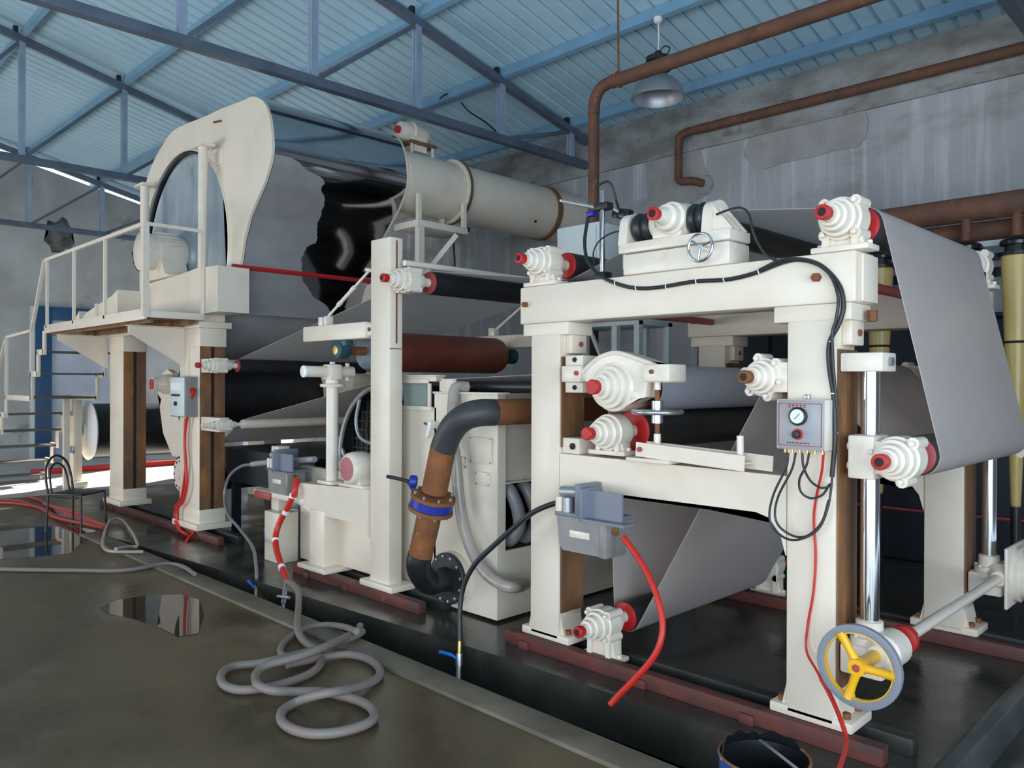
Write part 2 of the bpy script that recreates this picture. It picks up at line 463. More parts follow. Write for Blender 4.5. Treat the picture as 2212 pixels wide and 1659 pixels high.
# purlins
PY = [8.59, 7.2, 5.81, 4.42, 3.03, 1.64, 0.25, -1.2, -2.7]
PLAB = ['pale blue roof purlin nearest the top of the grey wall', 'pale blue roof purlin that the hanging lamp hangs from, second from the grey wall',
        'pale blue roof purlin third from the grey wall', 'pale blue roof purlin fourth from the grey wall', 'pale blue roof purlin fifth from the grey wall, far up at left',
        'pale blue roof purlin just beyond the roof ridge', 'pale blue roof purlin on the operator side next to the ridge', 'pale blue roof purlin on the operator side, middle', 'pale blue roof purlin on the operator side, outermost']
for y, lab in zip(PY, PLAB):
    z = roofz(y) + 0.045
    b = MB()
    ang = math.atan(SL) * (-1 if y >= RIDGE else 1)
    rot = Matrix.Rotation(ang, 3, 'X')
    for (oy, oz, sy, sz) in ((0, 0.0, 0.012, 0.13), (0.03, 0.062, 0.06, 0.012), (0.03, -0.062, 0.06, 0.012)):
        o = rot @ Vector((0, oy, oz))
        b.obox((-8.0, y + o.y, z + o.z + 0.03), (22.4, sy, sz), rot)
    tag(b.build('roof_purlin', 'purlin'), lab, 'purlin', 'roof purlins')

# trusses
def truss(X, label):
    t = thing('roof_truss', label, 'truss', (X, 2.0, 4.88), 'roof trusses')
    w = 0.055
    zc = 4.88
    MB().box(X - w, X + w, -5.0, 9.0, zc - 0.05, zc + 0.05, 0.006).build('bottom_chord', 'truss', t)
    for (ya, yb) in ((9.0, RIDGE), (-5.0, RIDGE)):
        MB().beam((X, ya, roofz(ya) - 0.035), (X, yb, roofz(yb) - 0.035), 0.1, 0.09).build('top_chord', 'truss', t)
    ys = [8.59, 7.2, 5.81, 4.42, 3.03, 1.64, 0.25, -1.2, -2.7]
    for y in ys:
        z1 = roofz(y) - 0.05
        v = MB()
        v.box(X - 0.042, X - 0.006, y - 0.04, y + 0.04, zc, z1); v.box(X + 0.006, X + 0.042, y - 0.04, y + 0.04, zc, z1)
        v.box(X - 0.006, X + 0.006, y - 0.012, y + 0.012, zc, z1)
        v.build('vertical', 'truss_light', t)
    for a, b in zip(ys, ys[1:]):
        if a > RIDGE:
            MB().beam((X, a, roofz(a) - 0.05), (X, b, zc), 0.05, 0.05).build('diagonal', 'truss', t)
        else:
            MB().beam((X, b, roofz(b) - 0.05), (X, a, zc), 0.05, 0.05).build('diagonal', 'truss', t)
    for y in ys[:6]:
        MB().box(X - 0.03, X + 0.03, y - 0.11, y - 0.05, roofz(y) + 0.02, roofz(y) + 0.13, 0.005).build('cleat', 'black', t)
    return t
truss(-7.42, 'blue grey steel roof truss crossing above the drying hood and the duct')
truss(-13.0, 'blue grey steel roof truss at upper left beyond the hood')
truss(-18.4, 'far blue grey steel roof truss against the end wall')
truss(-1.72, 'nearest blue grey steel roof truss above the right end of the machine')
# steel post at the right end of the back wall
c = thing('wall_column', 'dark blue steel column at the right end of the grey wall', 'column', (-1.66, 8.9, -0.16))
MB().box(-1.72, -1.58, 8.8, 8.82, -0.16, 5.2).box(-1.72, -1.58, 9.0, 9.02, -0.16, 5.2).box(-1.655, -1.645, 8.82, 9.0, -0.16, 5.2).build('shaft', 'truss', c)
MB().box(-1.78, -1.52, 8.72, 9.1, -0.16, -0.13).build('base_plate', 'truss', c)

# pipes at roof level
t = thing('roof_pipe', 'thick rusty pipe rising behind the press and bending to run under the roof', 'pipe', (-5.3, 6.5, 4.8))
YP = 6.5
a0 = P(1283, 200, Y=YP); zt = a0.z + 0.05; xa = a0.x
MB().tube([(xa, YP, 1.4), (xa, YP, zt - 0.28)], 0.058, 14, 1).build('riser', 'rust_pipe', t)
MB().tube([(xa, YP, zt - 0.28), (xa, YP, zt - 0.24), (xa + 0.02, YP, zt - 0.12), (xa + 0.09, YP, zt - 0.03), (xa + 0.2, YP, zt), (xa + 0.24, YP, zt)], 0.062, 14, 4).build('elbow', 'rust_pipe', t)
MB().tube([(xa + 0.24, YP, zt), (3.0, YP, zt)], 0.07, 16, 1).build('run', 'rust_pipe', t)
hx = P(1336, 180, Y=YP).x
MB().tube([(hx, YP, zt + 0.07), (hx, YP - 0.02, roofz(6.5) + 0.1)], 0.011, 6, 1).build('hanger_rod', 'rust', t)
MB().torus((hx, YP, zt), (1, 0, 0), 0.074, 0.01, 20, 6).build('hanger_ring', 'rust', t)
t = thing('wall_pipe', 'thin rusty pipe along the grey wall turning down into a hole', 'pipe', (-5.8, 8.85, 4.4))
YP = 8.86
c0 = P(1466, 290, Y=YP); zt = c0.z; xa = c0.x; zl = P(1466, 385, Y=YP).z
MB().tube([(xa, YP, zl + 0.05), (xa, YP, zt - 0.12), (xa + 0.03, YP, zt - 0.03), (xa + 0.14, YP, zt), (xa + 0.3, YP, zt)], 0.05, 12, 4).build('drop', 'rust_pipe', t)
MB().tube([(xa + 0.28, YP, zt), (-1.7, YP, zt - 0.02)], 0.058, 14, 1).build('run', 'rust_pipe', t)
MB().tube([(xa, YP, zl + 0.08), (xa, YP, zl), (xa + 0.05, YP, zl - 0.05), (xa + 0.18, YP + 0.03, zl - 0.06), (xa + 0.3, YP + 0.13, zl - 0.1)], 0.052, 12, 4).build('elbow', 'rust_pipe', t)
MB().cyl((xa + 0.3, 8.975, zl - 0.12), (xa + 0.3, 9.0, zl - 0.12), 0.12, 0.14, 24).build('hole_collar', 'mould_stain', t)

# pendant lamp
lp = P(1421, 200, Y=7.2)
t = thing('pendant_lamp', 'unlit factory pendant lamp with dull aluminium reflector and black gear box', 'lamp', (lp.x, lp.y, lp.z))
MB().lathe((lp.x, lp.y, lp.z - 0.07), (0, 0, 1), [(0, 0.285), (0.01, 0.292), (0.05, 0.285), (0.13, 0.255), (0.2, 0.19), (0.25, 0.10), (0.27, 0.09), (0.262, 0.08), (0.245, 0.09), (0.19, 0.18), (0.12, 0.245), (0.05, 0.274), (0.0, 0.28)], 40, False).build('reflector', 'alu', t)
MB().lathe((lp.x, lp.y, lp.z + 0.18), (0, 0, 1), [(0, 0.08), (0.04, 0.085), (0.05, 0.10), (0.06, 0.14), (0.09, 0.145), (0.1, 0.10), (0.14, 0.10), (0.15, 0.13), (0.2, 0.13), (0.22, 0.06), (0.27, 0.03)], 28).build('gear_box', 'black', t)
MB().tube([(lp.x, lp.y, lp.z + 0.44), (lp.x + 0.01, lp.y, lp.z + 0.6), (lp.x, lp.y, roofz(7.2) - 0.0)], 0.008, 6, 4).build('cord', 'white', t)
MB().lathe((lp.x, lp.y, roofz(7.2) - 0.05), (0, 0, 1), [(0, 0.03), (0.02, 0.05), (0.06, 0.05)], 16).build('ceiling_rose', 'white', t)
MB().tube([(lp.x + 0.1, lp.y - 0.02, lp.z + 0.33), (lp.x + 0.17, lp.y - 0.03, lp.z + 0.42), (lp.x + 0.1, lp.y - 0.02, lp.z + 0.47), (lp.x + 0.02, lp.y, lp.z + 0.44)], 0.008, 6, 5).build('loop', 'black', t)
# loose black wires under the roof
def on_roof(px, py, drop=0.0):
    d = ray(px, py)
    t = (EAVE + SL * 9.0 + 0.13 - drop - CAM_H) / (d.z + SL * d.y)
    p = d * t; p.z += CAM_H
    return p
tag(MB().tube([on_roof(996, 222), on_roof(1015, 242, .1), on_roof(1050, 265, .16), on_roof(1080, 290, .16), on_roof(1112, 300, .0)], 0.012, 6).build('wire', 'black'), 'loose black wire drooping below the roof right of the duct', 'wire')
tag(MB().tube([on_roof(944, 224, .0), on_roof(953, 210, .1), on_roof(967, 202, .05)], 0.011, 6).build('wire', 'black'), 'short curl of black wire on the purlin above the duct', 'wire')

# ------------------------------------------------------------------ front (near) and drive-side (far) press stands
def stand(y0, y1, label, near):
    t = thing('press_stand', label, 'machine frame', (-2.5, (y0 + y1) / 2, 0.05))
    for (a, b, fa, fb, lab) in ((-3.49, -3.245, -3.565, -3.165, 0), (-1.77, -1.53, -1.855, -1.45, 1)):
        c = MB().box(a, b, y0, y1, 0.1, 2.0, 0.012)
        c.build('column', 'cream', t)
        f = MB()
        f.box(fa, fb, y0 - 0.0, y1 + 0.02, 0.085, 0.135, 0.01)
        f.prism([(a - 0.03, 0.12), (b + 0.03, 0.12), (b + 0.004, 0.24), (a - 0.004, 0.24)], 'Y', y0 + 0.02, y1 - 0.02)
        f.build('foot', 'cream', t)
        h = MB()
        h.box(a - 0.07, b + 0.07, y0, y1 + 0.01, 1.995, 2.075, 0.008)
        h.build('head_plate', 'cream', t)
        for x in (fa + 0.045, fb - 0.045):
            for y in (y0 + 0.05, y1 - 0.04): MB().bolt((x, y, 0.135), (0, 0, 1), 0.02, 0.03).build('anchor_bolt', 'rust', t)
        g = MB()
        for (ya, yb) in ((y0 + 0.012, y0 + 0.1), (y0 + 0.118, y1 - 0.002)):
            if lab == 0: g.box(b - 0.004, b + 0.012, ya, yb, 0.27, 1.02); g.box(b - 0.004, b + 0.012, ya, yb, 1.3, 1.86)
            else: g.box(b - 0.004, b + 0.012, ya, yb, 0.27, 1.86)
        g.box(b - 0.002, b + 0.004, y0 + 0.1, y0 + 0.118, 0.27, 1.86)
        g.build('guide_face', 'rust_guide', t)
        k = MB().box(b, b + 0.05, y0 + 0.06, y1 - 0.02, 1.88, 2.0, 0.008)
        k.build('guide_stop', 'cream', t)
        MB().bolt((b + 0.05, y0 + 0.14, 1.94), (1, 0, 0), 0.018, 0.012).build('bolt', 'rust', t)
    MB().box(-3.59, -1.44, y0, y1, 2.075, 2.314, 0.012).build('top_beam', 'cream', t)
    e = MB().box(-1.44, -1.425, y0 + 0.05, y1, 2.08, 2.30, 0.004)
    e.build('beam_end_plate', 'cream', t)
    # middle beam with flared ends, on the press level
    pb = [(-3.24, 1.262), (-1.772, 1.248), (-1.772, 0.86), (-1.80, 0.96), (-1.86, 1.035), (-1.93, 1.055), (-3.16, 1.055), (-3.2, 1.04), (-3.24, 0.98)]
    MB().prism(pb, 'Y', y0, y1 - 0.01).build('cross_beam', 'cream', t)
    kb = MB().box(-3.24, -3.1, y0 + 0.02, y1, 1.262, 1.36, 0.008)
    kb.build('beam_lug', 'cream', t)
    MB().bolt((-3.15, y0 + 0.02, 1.31), (0, -1, 0), 0.022, 0.012).build('bolt', 'hole', t)
    MB().bolt((-3.53, y0, 2.2), (0, -1, 0), 0.018, 0.035).build('bolt', 'rust', t)
    MB().bolt((-1.62, y0, 2.2), (0, -1, 0), 0.022, 0.03).build('bolt', 'rust', t)
    MB().bolt((-1.42, y0 + 0.14, 2.04), (0, 0, -1), 0.025, 0.05).build('bolt', 'rust', t)
    return t
stand(3.66, 3.885, 'near cream steel press stand with two columns and a thick top beam', True)
stand(5.64, 5.87, 'far drive-side cream press stand seen behind the rolls', False)

# oxide red sole rails under the stands
def rail(x0, x1, y, label, xs=(), ex=0.09):
    t = thing('sole_rail', label, 'rail', ((x0 + x1) / 2, y, 0.0))
    MB().box(x0, x1, y - ex, y - ex + 0.075, 0.0, 0.085, 0.006).build('bar', 'rail_red', t)
    MB().box(x0 + 0.05, x1 + 0.06, y + 0.1, y + 0.18, 0.0, 0.083, 0.006).build('bar', 'trench', t)
    for x in xs:
        b = MB().box(x - 0.04, x + 0.04, y - ex - 0.02, y - ex + 0.01, 0.0, 0.05, 0.004)
        b.build('clamp', 'rail_red', t)
    return t
rail(-3.68, -1.30, 3.72, 'oxide red sole rail under the near press stand beside the trench', (-3.5, -2.6, -1.95), 0.1)
rail(-3.68, -1.15, 5.7, 'oxide red sole rail under the far press stand', (-3.4, -2.0))
rail(-6.35, -4.55, 3.68, 'oxide red sole rail under the slotted middle column', (-6.1, -5.5))
rail(-11.5, -7.9, 3.70, 'faded red sole rail under the two dryer frame columns', (-11.0, -10.2, -9.6, -8.9))

# ------------------------------------------------------------------ rolls in bearing housings
def housing(X, Z, y, s, root, k=1.0, foot=None, plate=None, cap='red', lugs=4, name='bearing_housing', dome=False):
    """y: roll end face; s: -1 operator side, +1 drive side"""
    ax = (0, s, 0)
    prof = [(0.012, .036), (.075, .036), (.08, .056), (.115, .062), (.12, .08), (.15, .083), (.155, .096), (.255, .096), (.26, .086), (.295, .083), (.30, .070), (.34, .064), (.345, .052), (.375, .048), (.38, .036), (.405, .034)]
    h = MB().lathe((X, y, Z), ax, [(d, r * k) for d, r in prof], 28)
    for i in range(lugs):
        a = R(45 + i * 360 / lugs)
        c = Vector((X + math.cos(a) * 0.098 * k, y + s * 0.205, Z + math.sin(a) * 0.098 * k))
        h.cyl(c - Vector((0, 0.06, 0)), c + Vector((0, 0.06, 0)), 0.026 * k, None, 10)
        d = c + Vector((0, s * 0.07, 0))
        h.bolt(d, ax, 0.013 * k, 0.02)
    if foot is not None:
        ya, yb = sorted((y + s * 0.145, y + s * 0.262))
        h.prism([(X - 0.105, foot + 0.02), (X + 0.105, foot + 0.02), (X + 0.07, Z), (X - 0.07, Z)], 'Y', ya + 0.03, yb - 0.03)
        h.prism([(X - 0.085, foot + 0.02), (X - 0.055, foot + 0.02), (X - 0.045, Z), (X - 0.08, Z)], 'Y', ya, yb)
        h.prism([(X + 0.055, foot + 0.02), (X + 0.085, foot + 0.02), (X + 0.08, Z), (X + 0.045, Z)], 'Y', ya, yb)
        h.box(X - 0.135, X + 0.135, ya - 0.01, yb + 0.01, foot, foot + 0.028, 0.006)
        for bx in (X - 0.115, X + 0.115):
            h.bolt((bx, (ya + yb) / 2, foot + 0.028), (0, 0, 1), 0.014, 0.02)
    if plate is not None:
        x0, x1 = plate
        h.box(x0, x1, y + s * 0.262, y + s * 0.145, Z - 0.075, Z + 0.075, 0.008)
    o = h.build(name, 'cream_plain', root)
    c = MB().lathe((X, y, Z), ax, [(0.40, .031 * k), (0.45, .034 * k), (0.455, .030 * k), (0.456, 0.022 * k)], 20)
    c.build('shaft_cap', 'red' if cap == 'red' else cap, o)
    if not dome:
        MB().lathe((X, y, Z), ax, [(0.43, .018 * k), (0.4575, .019 * k)], 16).build('shaft_bore', 'hole', o)
    return o
def roll(label, X, Z, r, m='black', y0=3.93, y1=5.60, foot=None, plate=None, k=1.0, disc='red', disc_r=None, far=True, name='felt_roll', cap='red', lugs=4, dome=False, group=None, near=True):
    t = thing(name, label, 'roll', (X, (y0 + y1) / 2, Z), group)
    MB().cyl((X, y0, Z), (X, y1, Z), r, None, 40).build('roll_shell', m, t)
    dr = disc_r or r * 0.97
    for y, s in ((y0, -1), (y1, 1)):
        MB().lathe((X, y, Z), (0, s, 0), [(-0.002, dr), (0.010, dr), (0.014, dr * 0.9), (0.014, 0.03)], 36).build('end_disc', disc, t)
    if near: housing(X, Z, y0, -1, t, k, foot, plate, cap, lugs, dome=dome)
    if far: housing(X, Z, y1, 1, t, k, foot, plate, cap, lugs)
    return t
TB = 2.314
roll('black felt roll on the left end of the near top beam, red end disc', -3.425, 2.468, 0.088, foot=TB)
roll('felt roll on the right end of the top beam that the wide felt runs over', -1.52, 2.468, 0.09, foot=TB, k=1.05)
roll('felt roll low at right clamped to the chrome screw posts', -1.268, 1.366, 0.092, plate=(-1.42, -1.30), disc='red_dull', k=1.05, lugs=3)
roll('felt roll partly behind the right column, rusty shaft cap', -1.90, 1.73, 0.088, plate=(-1.89, -1.77), cap='rust', lugs=6)
roll('lowest felt roll standing on the floor rail between the columns', -2.94, 0.262, 0.09, foot=0.055)
roll('black felt roll clamped to the slotted face of the middle column', -4.85, 2.478, 0.09, plate=(-4.975, -4.84), disc='red_dull', lugs=4)
roll('thin felt roll bolted to the rusty face of the dryer frame column', -8.12, 1.868, 0.07, y1=5.55, plate=(-8.44, -8.1), k=0.85, disc='red_dull', lugs=4)
roll('thin cream felt roll on the dryer frame column below the red-disc roll', -8.0, 1.242, 0.05, m='cream_plain', y1=5.55, plate=(-8.44, -8.0), k=0.6, disc='cream_plain', cap='cream_plain', lugs=4)
# guide roll carried by the steering device
t = thing('guide_roll', 'black steering roll under the felt behind the bellows device', 'roll', (-2.42, 4.76, 2.6))
MB().cyl((-2.42, 3.95, 2.597), (-2.42, 5.6, 2.597), 0.078, None, 40).build('roll_shell', 'black', t)
MB().lathe((-2.42, 3.95, 2.597), (0, -1, 0), [(0, .06), (.012, .06), (.012, .03), (0.1, .03)], 24).build('journal', 'steel', t)
h = MB().box(-2.54, -2.3, 5.66, 5.84, TB, 2.52, 0.01); h.lathe((-2.42, 5.6, 2.597), (0, 1, 0), [(0.02, .04), (.06, .05), (.07, .1), (.2, .1), (.22, .06), (.3, .05)], 24)
h.build('bearing_housing', 'cream_plain', t)
# press rolls
t = roll('lower press roll in a cream housing on the cross beam, bright red end disc', -2.88, 1.408, 0.118, foot=1.275, k=1.12, lugs=0, name='press_roll', disc_r=0.122, dome=True)
roll('blue grey upper press roll with black end ring behind the arched lever', -2.85, 1.67, 0.14, m='blue_roll', lugs=0, name='press_roll', disc='black', disc_r=0.1405, k=0.9, near=False)

MB().lathe((-2.85, 3.925, 1.67), (0, 1, 0), [(0, .1412), (.06, .1412)], 40).build('end_ring', 'black', t)
MB().lathe((-2.85, 3.912, 1.67), (0, 1, 0), [(0, .125), (.012, .125)], 40).build('inner_disc', 'red_dull', t)
# arched lever that carries the upper press roll, loaded by a hand screw
t = thing('press_lever', 'arched cream lever with round bearing and hand screw pressing the upper roll', 'lever', (-2.8, 3.7, 1.6))
YA = 3.60
arch = [P(a, b, Y=YA) for a, b in [(1252, 800), (1258, 790), (1280, 773), (1305, 761), (1322, 758), (1340, 761), (1395, 779), (1410, 786), (1446, 787), (1447, 826), (1392, 826), (1388, 858), (1372, 862), (1350, 875), (1318, 878), (1285, 868), (1268, 838), (1262, 825), (1252, 822)]]
MB().prism([(v.x, v.z) for v in arch], 'Y', YA + 0.03, YA + 0.15).build('arm_plate', 'cream_plain', t)
rim = [P(a, b, Y=YA) for a, b in [(1250, 803), (1280, 774), (1305, 762), (1322, 759), (1340, 762), (1395, 781), (1412, 788)]]
MB().tube([v + Vector((0, 0.03, -0.008)) for v in rim], 0.014, 8, 3).build('rim_flange', 'cream_plain', t)
ce = P(1313, 836, Y=YA - 0.02)
hb = MB().lathe((ce.x, YA + 0.2, ce.z), (0, -1, 0), [(0, .135), (.06, .142), (.17, .142), (.18, .125), (.22, .122), (.225, .10), (.25, .098), (.255, .075), (.29, .072), (.295, .052), (.33, .05)], 40)
hb.box(ce.x - 0.15, ce.x + 0.17, YA + 0.02, YA + 0.2, ce.z - 0.065, ce.z - 0.02, 0.01)
hb = hb.build('bearing_housing', 'cream_plain', t)
MB().lathe((ce.x, YA - 0.13, ce.z), (0, -1, 0), [(0, .042), (.035, .043), (.04, .038)], 24).build('shaft_cap', 'red', hb)
MB().cyl((ce.x, 3.92, ce.z), (ce.x, 3.8, ce.z), 0.05).build('journal', 'steel', hb)
pv = MB()
a, b = P(1217, 768, Y=3.645), P(1255, 849, Y=3.645)
pv.box(a.x, b.x, 3.66, 3.80, b.z, a.z, 0.008)
mz_ = (a.z + b.z) / 2
pv.box(a.x + .02, b.x + .03, 3.60, 3.68, mz_ - .05, mz_ + .05, .01)
pv = pv.build('pivot_bracket', 'cream_plain', t)
for yy in (777, 837):
    v = P(1242, yy, Y=3.66); MB().bolt((v.x, 3.66, v.z), (0, -1, 0), 0.016, 0.01).build('bolt', 'hole', pv)
v = P(1246, 806, Y=3.60); MB().cyl((v.x, 3.605, v.z), (v.x, 3.588, v.z), 0.014, None, 14).build('pivot_pin', 'red', pv)
a, b = P(1391, 787, Y=3.58), P(1447, 825, Y=3.58)
eb = MB().box(a.x, b.x, 3.57, 3.74, b.z, a.z, 0.008).build('clevis', 'cream_plain', t)
v = P(1408, 803, Y=3.57); MB().cyl((v.x, 3.575, v.z), (v.x, 3.56, v.z), 0.013, None, 14).build('pivot_pin', 'rust', eb)
sx = P(1420, 880, Y=3.655)
MB().cyl((sx.x, 3.655, 1.40), (sx.x, 3.655, 1.72), 0.014, None, 14).build('screw', 'rust', t)
zz = [P(1420, y, Y=3.655).z for y in (824, 842, 866, 882, 890, 898, 914, 937, 962)]
MB().cyl((sx.x, 3.655, zz[0]), (sx.x, 3.655, zz[1]), 0.019, None, 16).build('sleeve', 'cream_plain', t)
MB().cyl((sx.x, 3.655, zz[7]), (sx.x, 3.655, zz[8]), 0.02, None, 16).build('sleeve', 'cream_plain', t)
hw = MB().lathe((sx.x, 3.655, zz[6]), (0, 0, 1), [(0, .032), (zz[2] - zz[6], .032)], 20).build('screw_hub', 'steel', t)
MB().torus((sx.x, 3.655, zz[4]), (0, 0, 1), 0.132, 0.0135, 44, 10).build('wheel_rim', 'steel', hw)
sp = MB()
for k in range(4):
    a = R(20 + 90 * k); sp.beam((sx.x, 3.655, zz[4]), (sx.x + .125 * math.cos(a), 3.655 + .125 * math.sin(a), zz[4]), 0.022, 0.012)
sp.build('wheel_spokes', 'brass', hw)

# loading lever bar along the cross beam
t = thing('lever_bar', 'cream channel lever bar with upright pin lying along the cross beam', 'lever', (-2.3, 3.66, 1.27))
a, b = P(1372, 970, Y=3.58), P(1606, 1000, Y=3.58)
bar = MB()
d0v, d1v = Vector((a.x, 3.64, a.z)), Vector((b.x, 3.64, b.z - 0.005))
bar.beam(d0v, d1v, 0.10, 0.008); bar.beam(d0v + Vector((0, -.05, 0)), d1v + Vector((0, -.05, 0)), 0.008, 0.078); bar.beam(d0v + Vector((0, .05, 0)), d1v + Vector((0.1, .05, 0)), 0.008, 0.078)
bar.build('channel', 'cream', t)
MB().box(a.x - 0.06, a.x + 0.22, 3.57, 3.72, 1.262, 1.285, 0.005).build('pivot_plate', 'cream', t)
MB().cyl((a.x + 0.03, 3.585, a.z), (a.x + 0.03, 3.572, a.z), 0.014, None, 14).build('pivot_pin', 'red_dull', t)
pn = P(1599, 960, Y=3.63)
MB().cyl((pn.x, 3.63, b.z - 0.02), (pn.x, 3.63, P(1599, 941, Y=3.63).z), 0.018, None, 16).build('upright_pin', 'cream_plain', t)

# ------------------------------------------------------------------ the endless felt
def belt(circs):
    """path round circles (x, z, r, dir) ; dir +1 counter-clockwise, -1 clockwise"""
    segs = []
    for (x1, z1, r1, d1), (x2, z2, r2, d2) in zip(circs, circs[1:]):
        dx, dz = x2 - x1, z2 - z1
        L = math.hypot(dx, dz); ph = math.atan2(dz, dx)
        # unit normal n (pointing right of travel for ccw) with c1 + r1*n*d1 ... solve for the tangent
        s1, s2 = d1 * r1, d2 * r2
        be = math.asin(max(-1, min(1, (s2 - s1) / L)))
        th = ph - be                    # travel direction
        n = (math.sin(th), -math.cos(th))   # right-hand normal
        segs.append(((x1 + n[0] * s1, z1 + n[1] * s1), (x2 + n[0] * s2, z2 + n[1] * s2)))
    path = [segs[0][0]]
    for i, (x, z, r, d) in enumerate(circs[1:-1]):
        a = segs[i][1]; b = segs[i + 1][0]
        a0 = math.atan2(a[1] - z, a[0] - x); a1 = math.atan2(b[1] - z, b[0] - x)
        da = (a1 - a0) * d
        while da < 0: da += 2 * math.pi
        if da > 2 * math.pi - 0.02: da = 0
        m = max(2, int(da / 0.2))
        for k in range(m + 1):
            w = a0 + d * da * k / m
            path.append((x + r * math.cos(w), z + r * math.sin(w)))
    path.append(segs[-1][1])
    return path
e = 0.004
route = [(-8.12, 1.868, .07 + e, -1), (-4.85, 2.478, .09 + e, -1), (-3.425, 2.468, .088 + e, 1), (-2.42, 2.597, .078 + e, -1),
         (-1.52, 2.468, .09 + e, -1), (-1.268, 1.366, .092 + e, -1), (-1.90, 1.73, .088 + e, 1), (-2.94, .262, .09 + e, -1), (-3.17, 1.70, .07 + e, 1),
         (-5.55, 1.03, .665, 1), (-8.0, 1.242, .05 + e, 1), (-8.6, 1.0, 0.01, 1)]
fp = belt(route)
f = MB().strip(fp, 3.95, 5.57, 0.0035).build('press_felt', 'felt')
tag(f, 'wide grey endless felt running over all the rolls of the machine', 'felt')
roll('small black felt turning roll directly behind the left column of the near stand', -3.17, 1.70, 0.07, k=0.5, disc='black', lugs=0, near=False, far=False)

# tie pipes between near and far frames
for (x, z, r, ya, yb, m, lab) in ((-3.36, 2.19, .026, 3.88, 5.63, 'red_dull', 'red tie pipe under the left end of the top beam'),
                                  (-1.545, 2.19, .026, 3.88, 5.63, 'red_dull', 'short visible red tie pipe beside the right end of the top beam'),
                                  (-8.1, 2.936, .027, 3.86, 5.62, 'red', 'long red pipe crossing in front of the stainless hood'),
                                  (-4.9, 2.62, .024, 3.72, 5.62, 'cream_plain', 'slim cream pipe above the black roll of the middle column')):
    tag(MB().cyl((x, ya, z), (x, yb, z), r, None, 16).build('tie_pipe', m), lab, 'pipe')

# ------------------------------------------------------------------ bellows steering device on the top beam
t = thing('guide_device', 'cream felt steering device with two black bellows and chrome handwheel on the beam', 'machine part', (-2.42, 3.78, TB))
MB().box(-2.76, -2.08, 3.655, 3.87, TB, 2.435, 0.012).build('base_block', 'cream_plain', t)
MB().box(-2.79, -2.075, 3.65, 3.87, 2.44, 2.50, 0.01).build('slide_plate', 'cream_plain', t)
def lug(x0, x1, top, w0, w1):
    pl = []
    yc = (w0 + w1) / 2; hw_ = (w1 - w0) / 2
    pl = [(w0, 2.49), (w1, 2.49)] + [(yc + hw_ * 0.86 * math.cos(R(a)), top - 0.08 + 0.08 * math.sin(R(a))) for a in range(0, 181, 15)]
    return MB().prism(pl, 'X', x0, x1)
l1 = lug(-2.79, -2.73, 2.68, 3.65, 3.86)
l1.build('bellows_lug', 'cream_plain', t)
l2 = lug(-2.245, -2.185, 2.675, 3.65, 3.86)
l2.prism([(-2.2, 2.5), (-2.075, 2.5), (-2.2, 2.65)], 'Y', 3.68, 3.695); l2.prism([(-2.2, 2.5), (-2.075, 2.5), (-2.2, 2.65)], 'Y', 3.75, 3.765); l2.prism([(-2.2, 2.5), (-2.075, 2.5), (-2.2, 2.65)], 'Y', 3.82, 3.835)
l2.build('bellows_lug', 'cream_plain', t)
for x0, x1 in ((-2.73, -2.60), (-2.365, -2.245)):
    w = (x1 - x0) / 2
    MB().lathe((x0, 3.75, 2.592), (1, 0, 0), [(0, .062), (0.01, .075), (w * 0.5, .085), (w * 0.85, .078), (w, .064), (w * 1.15, .078), (w * 1.5, .085), (2 * w - 0.01, .075), (2 * w, .062)], 32).build('bellows', 'black', t)
cb = MB().lathe((-2.60, 3.75, 2.592), (1, 0, 0), [(0, .07), (.02, .085), (.05, .088), (.06, .062), (.17, .062), (.18, .08), (.235, .078)], 30)
cb.box(-2.57, -2.38, 3.67, 3.86, 2.5, 2.57, 0.01)
cb.lathe((-2.44, 3.86, 2.60), (0, -1, 0), [(0, .1), (.08, .102), (.13, .095), (.2, .09), (.21, .075), (.25, .07), (.26, .05), (.3, .042), (.33, .035)], 32)
cb = cb.build('bearing_carriage', 'cream_plain', t)
MB().lathe((-2.44, 3.53, 2.60), (0, -1, 0), [(-0.01, .03), (.03, .036), (.04, .037), (.043, .028)], 22).build('shaft_cap', 'red', cb)
MB().lathe((-2.44, 3.49, 2.60), (0, -1, 0), [(-0.01, .02), (.004, .022)], 16).build('shaft_bore', 'hole', cb)
hc = Vector((-2.195, 3.565, 2.40))
hw = MB().torus(hc, (0, -1, 0), 0.071, 0.0085, 40, 10).build('handwheel', 'chrome', t)
s_ = MB().cyl(hc + Vector((0, .1, 0)), hc + Vector((0, -.012, 0)), 0.014, None, 14)
for k in range(3):
    a = R(140 + 120 * k)
    s_.cyl(hc, hc + Vector((math.cos(a) * .07, 0, math.sin(a) * .07)), 0.0065, None, 8)
s_.build('spokes', 'chrome', hw)
tag(MB().cyl((-2.78, 3.70, 2.36), (-2.78, 3.70, 2.44), 0.012, None, 10).build('limit_pin', 'steel'), 'small steel pin hanging under the left end of the steering device', 'pin')

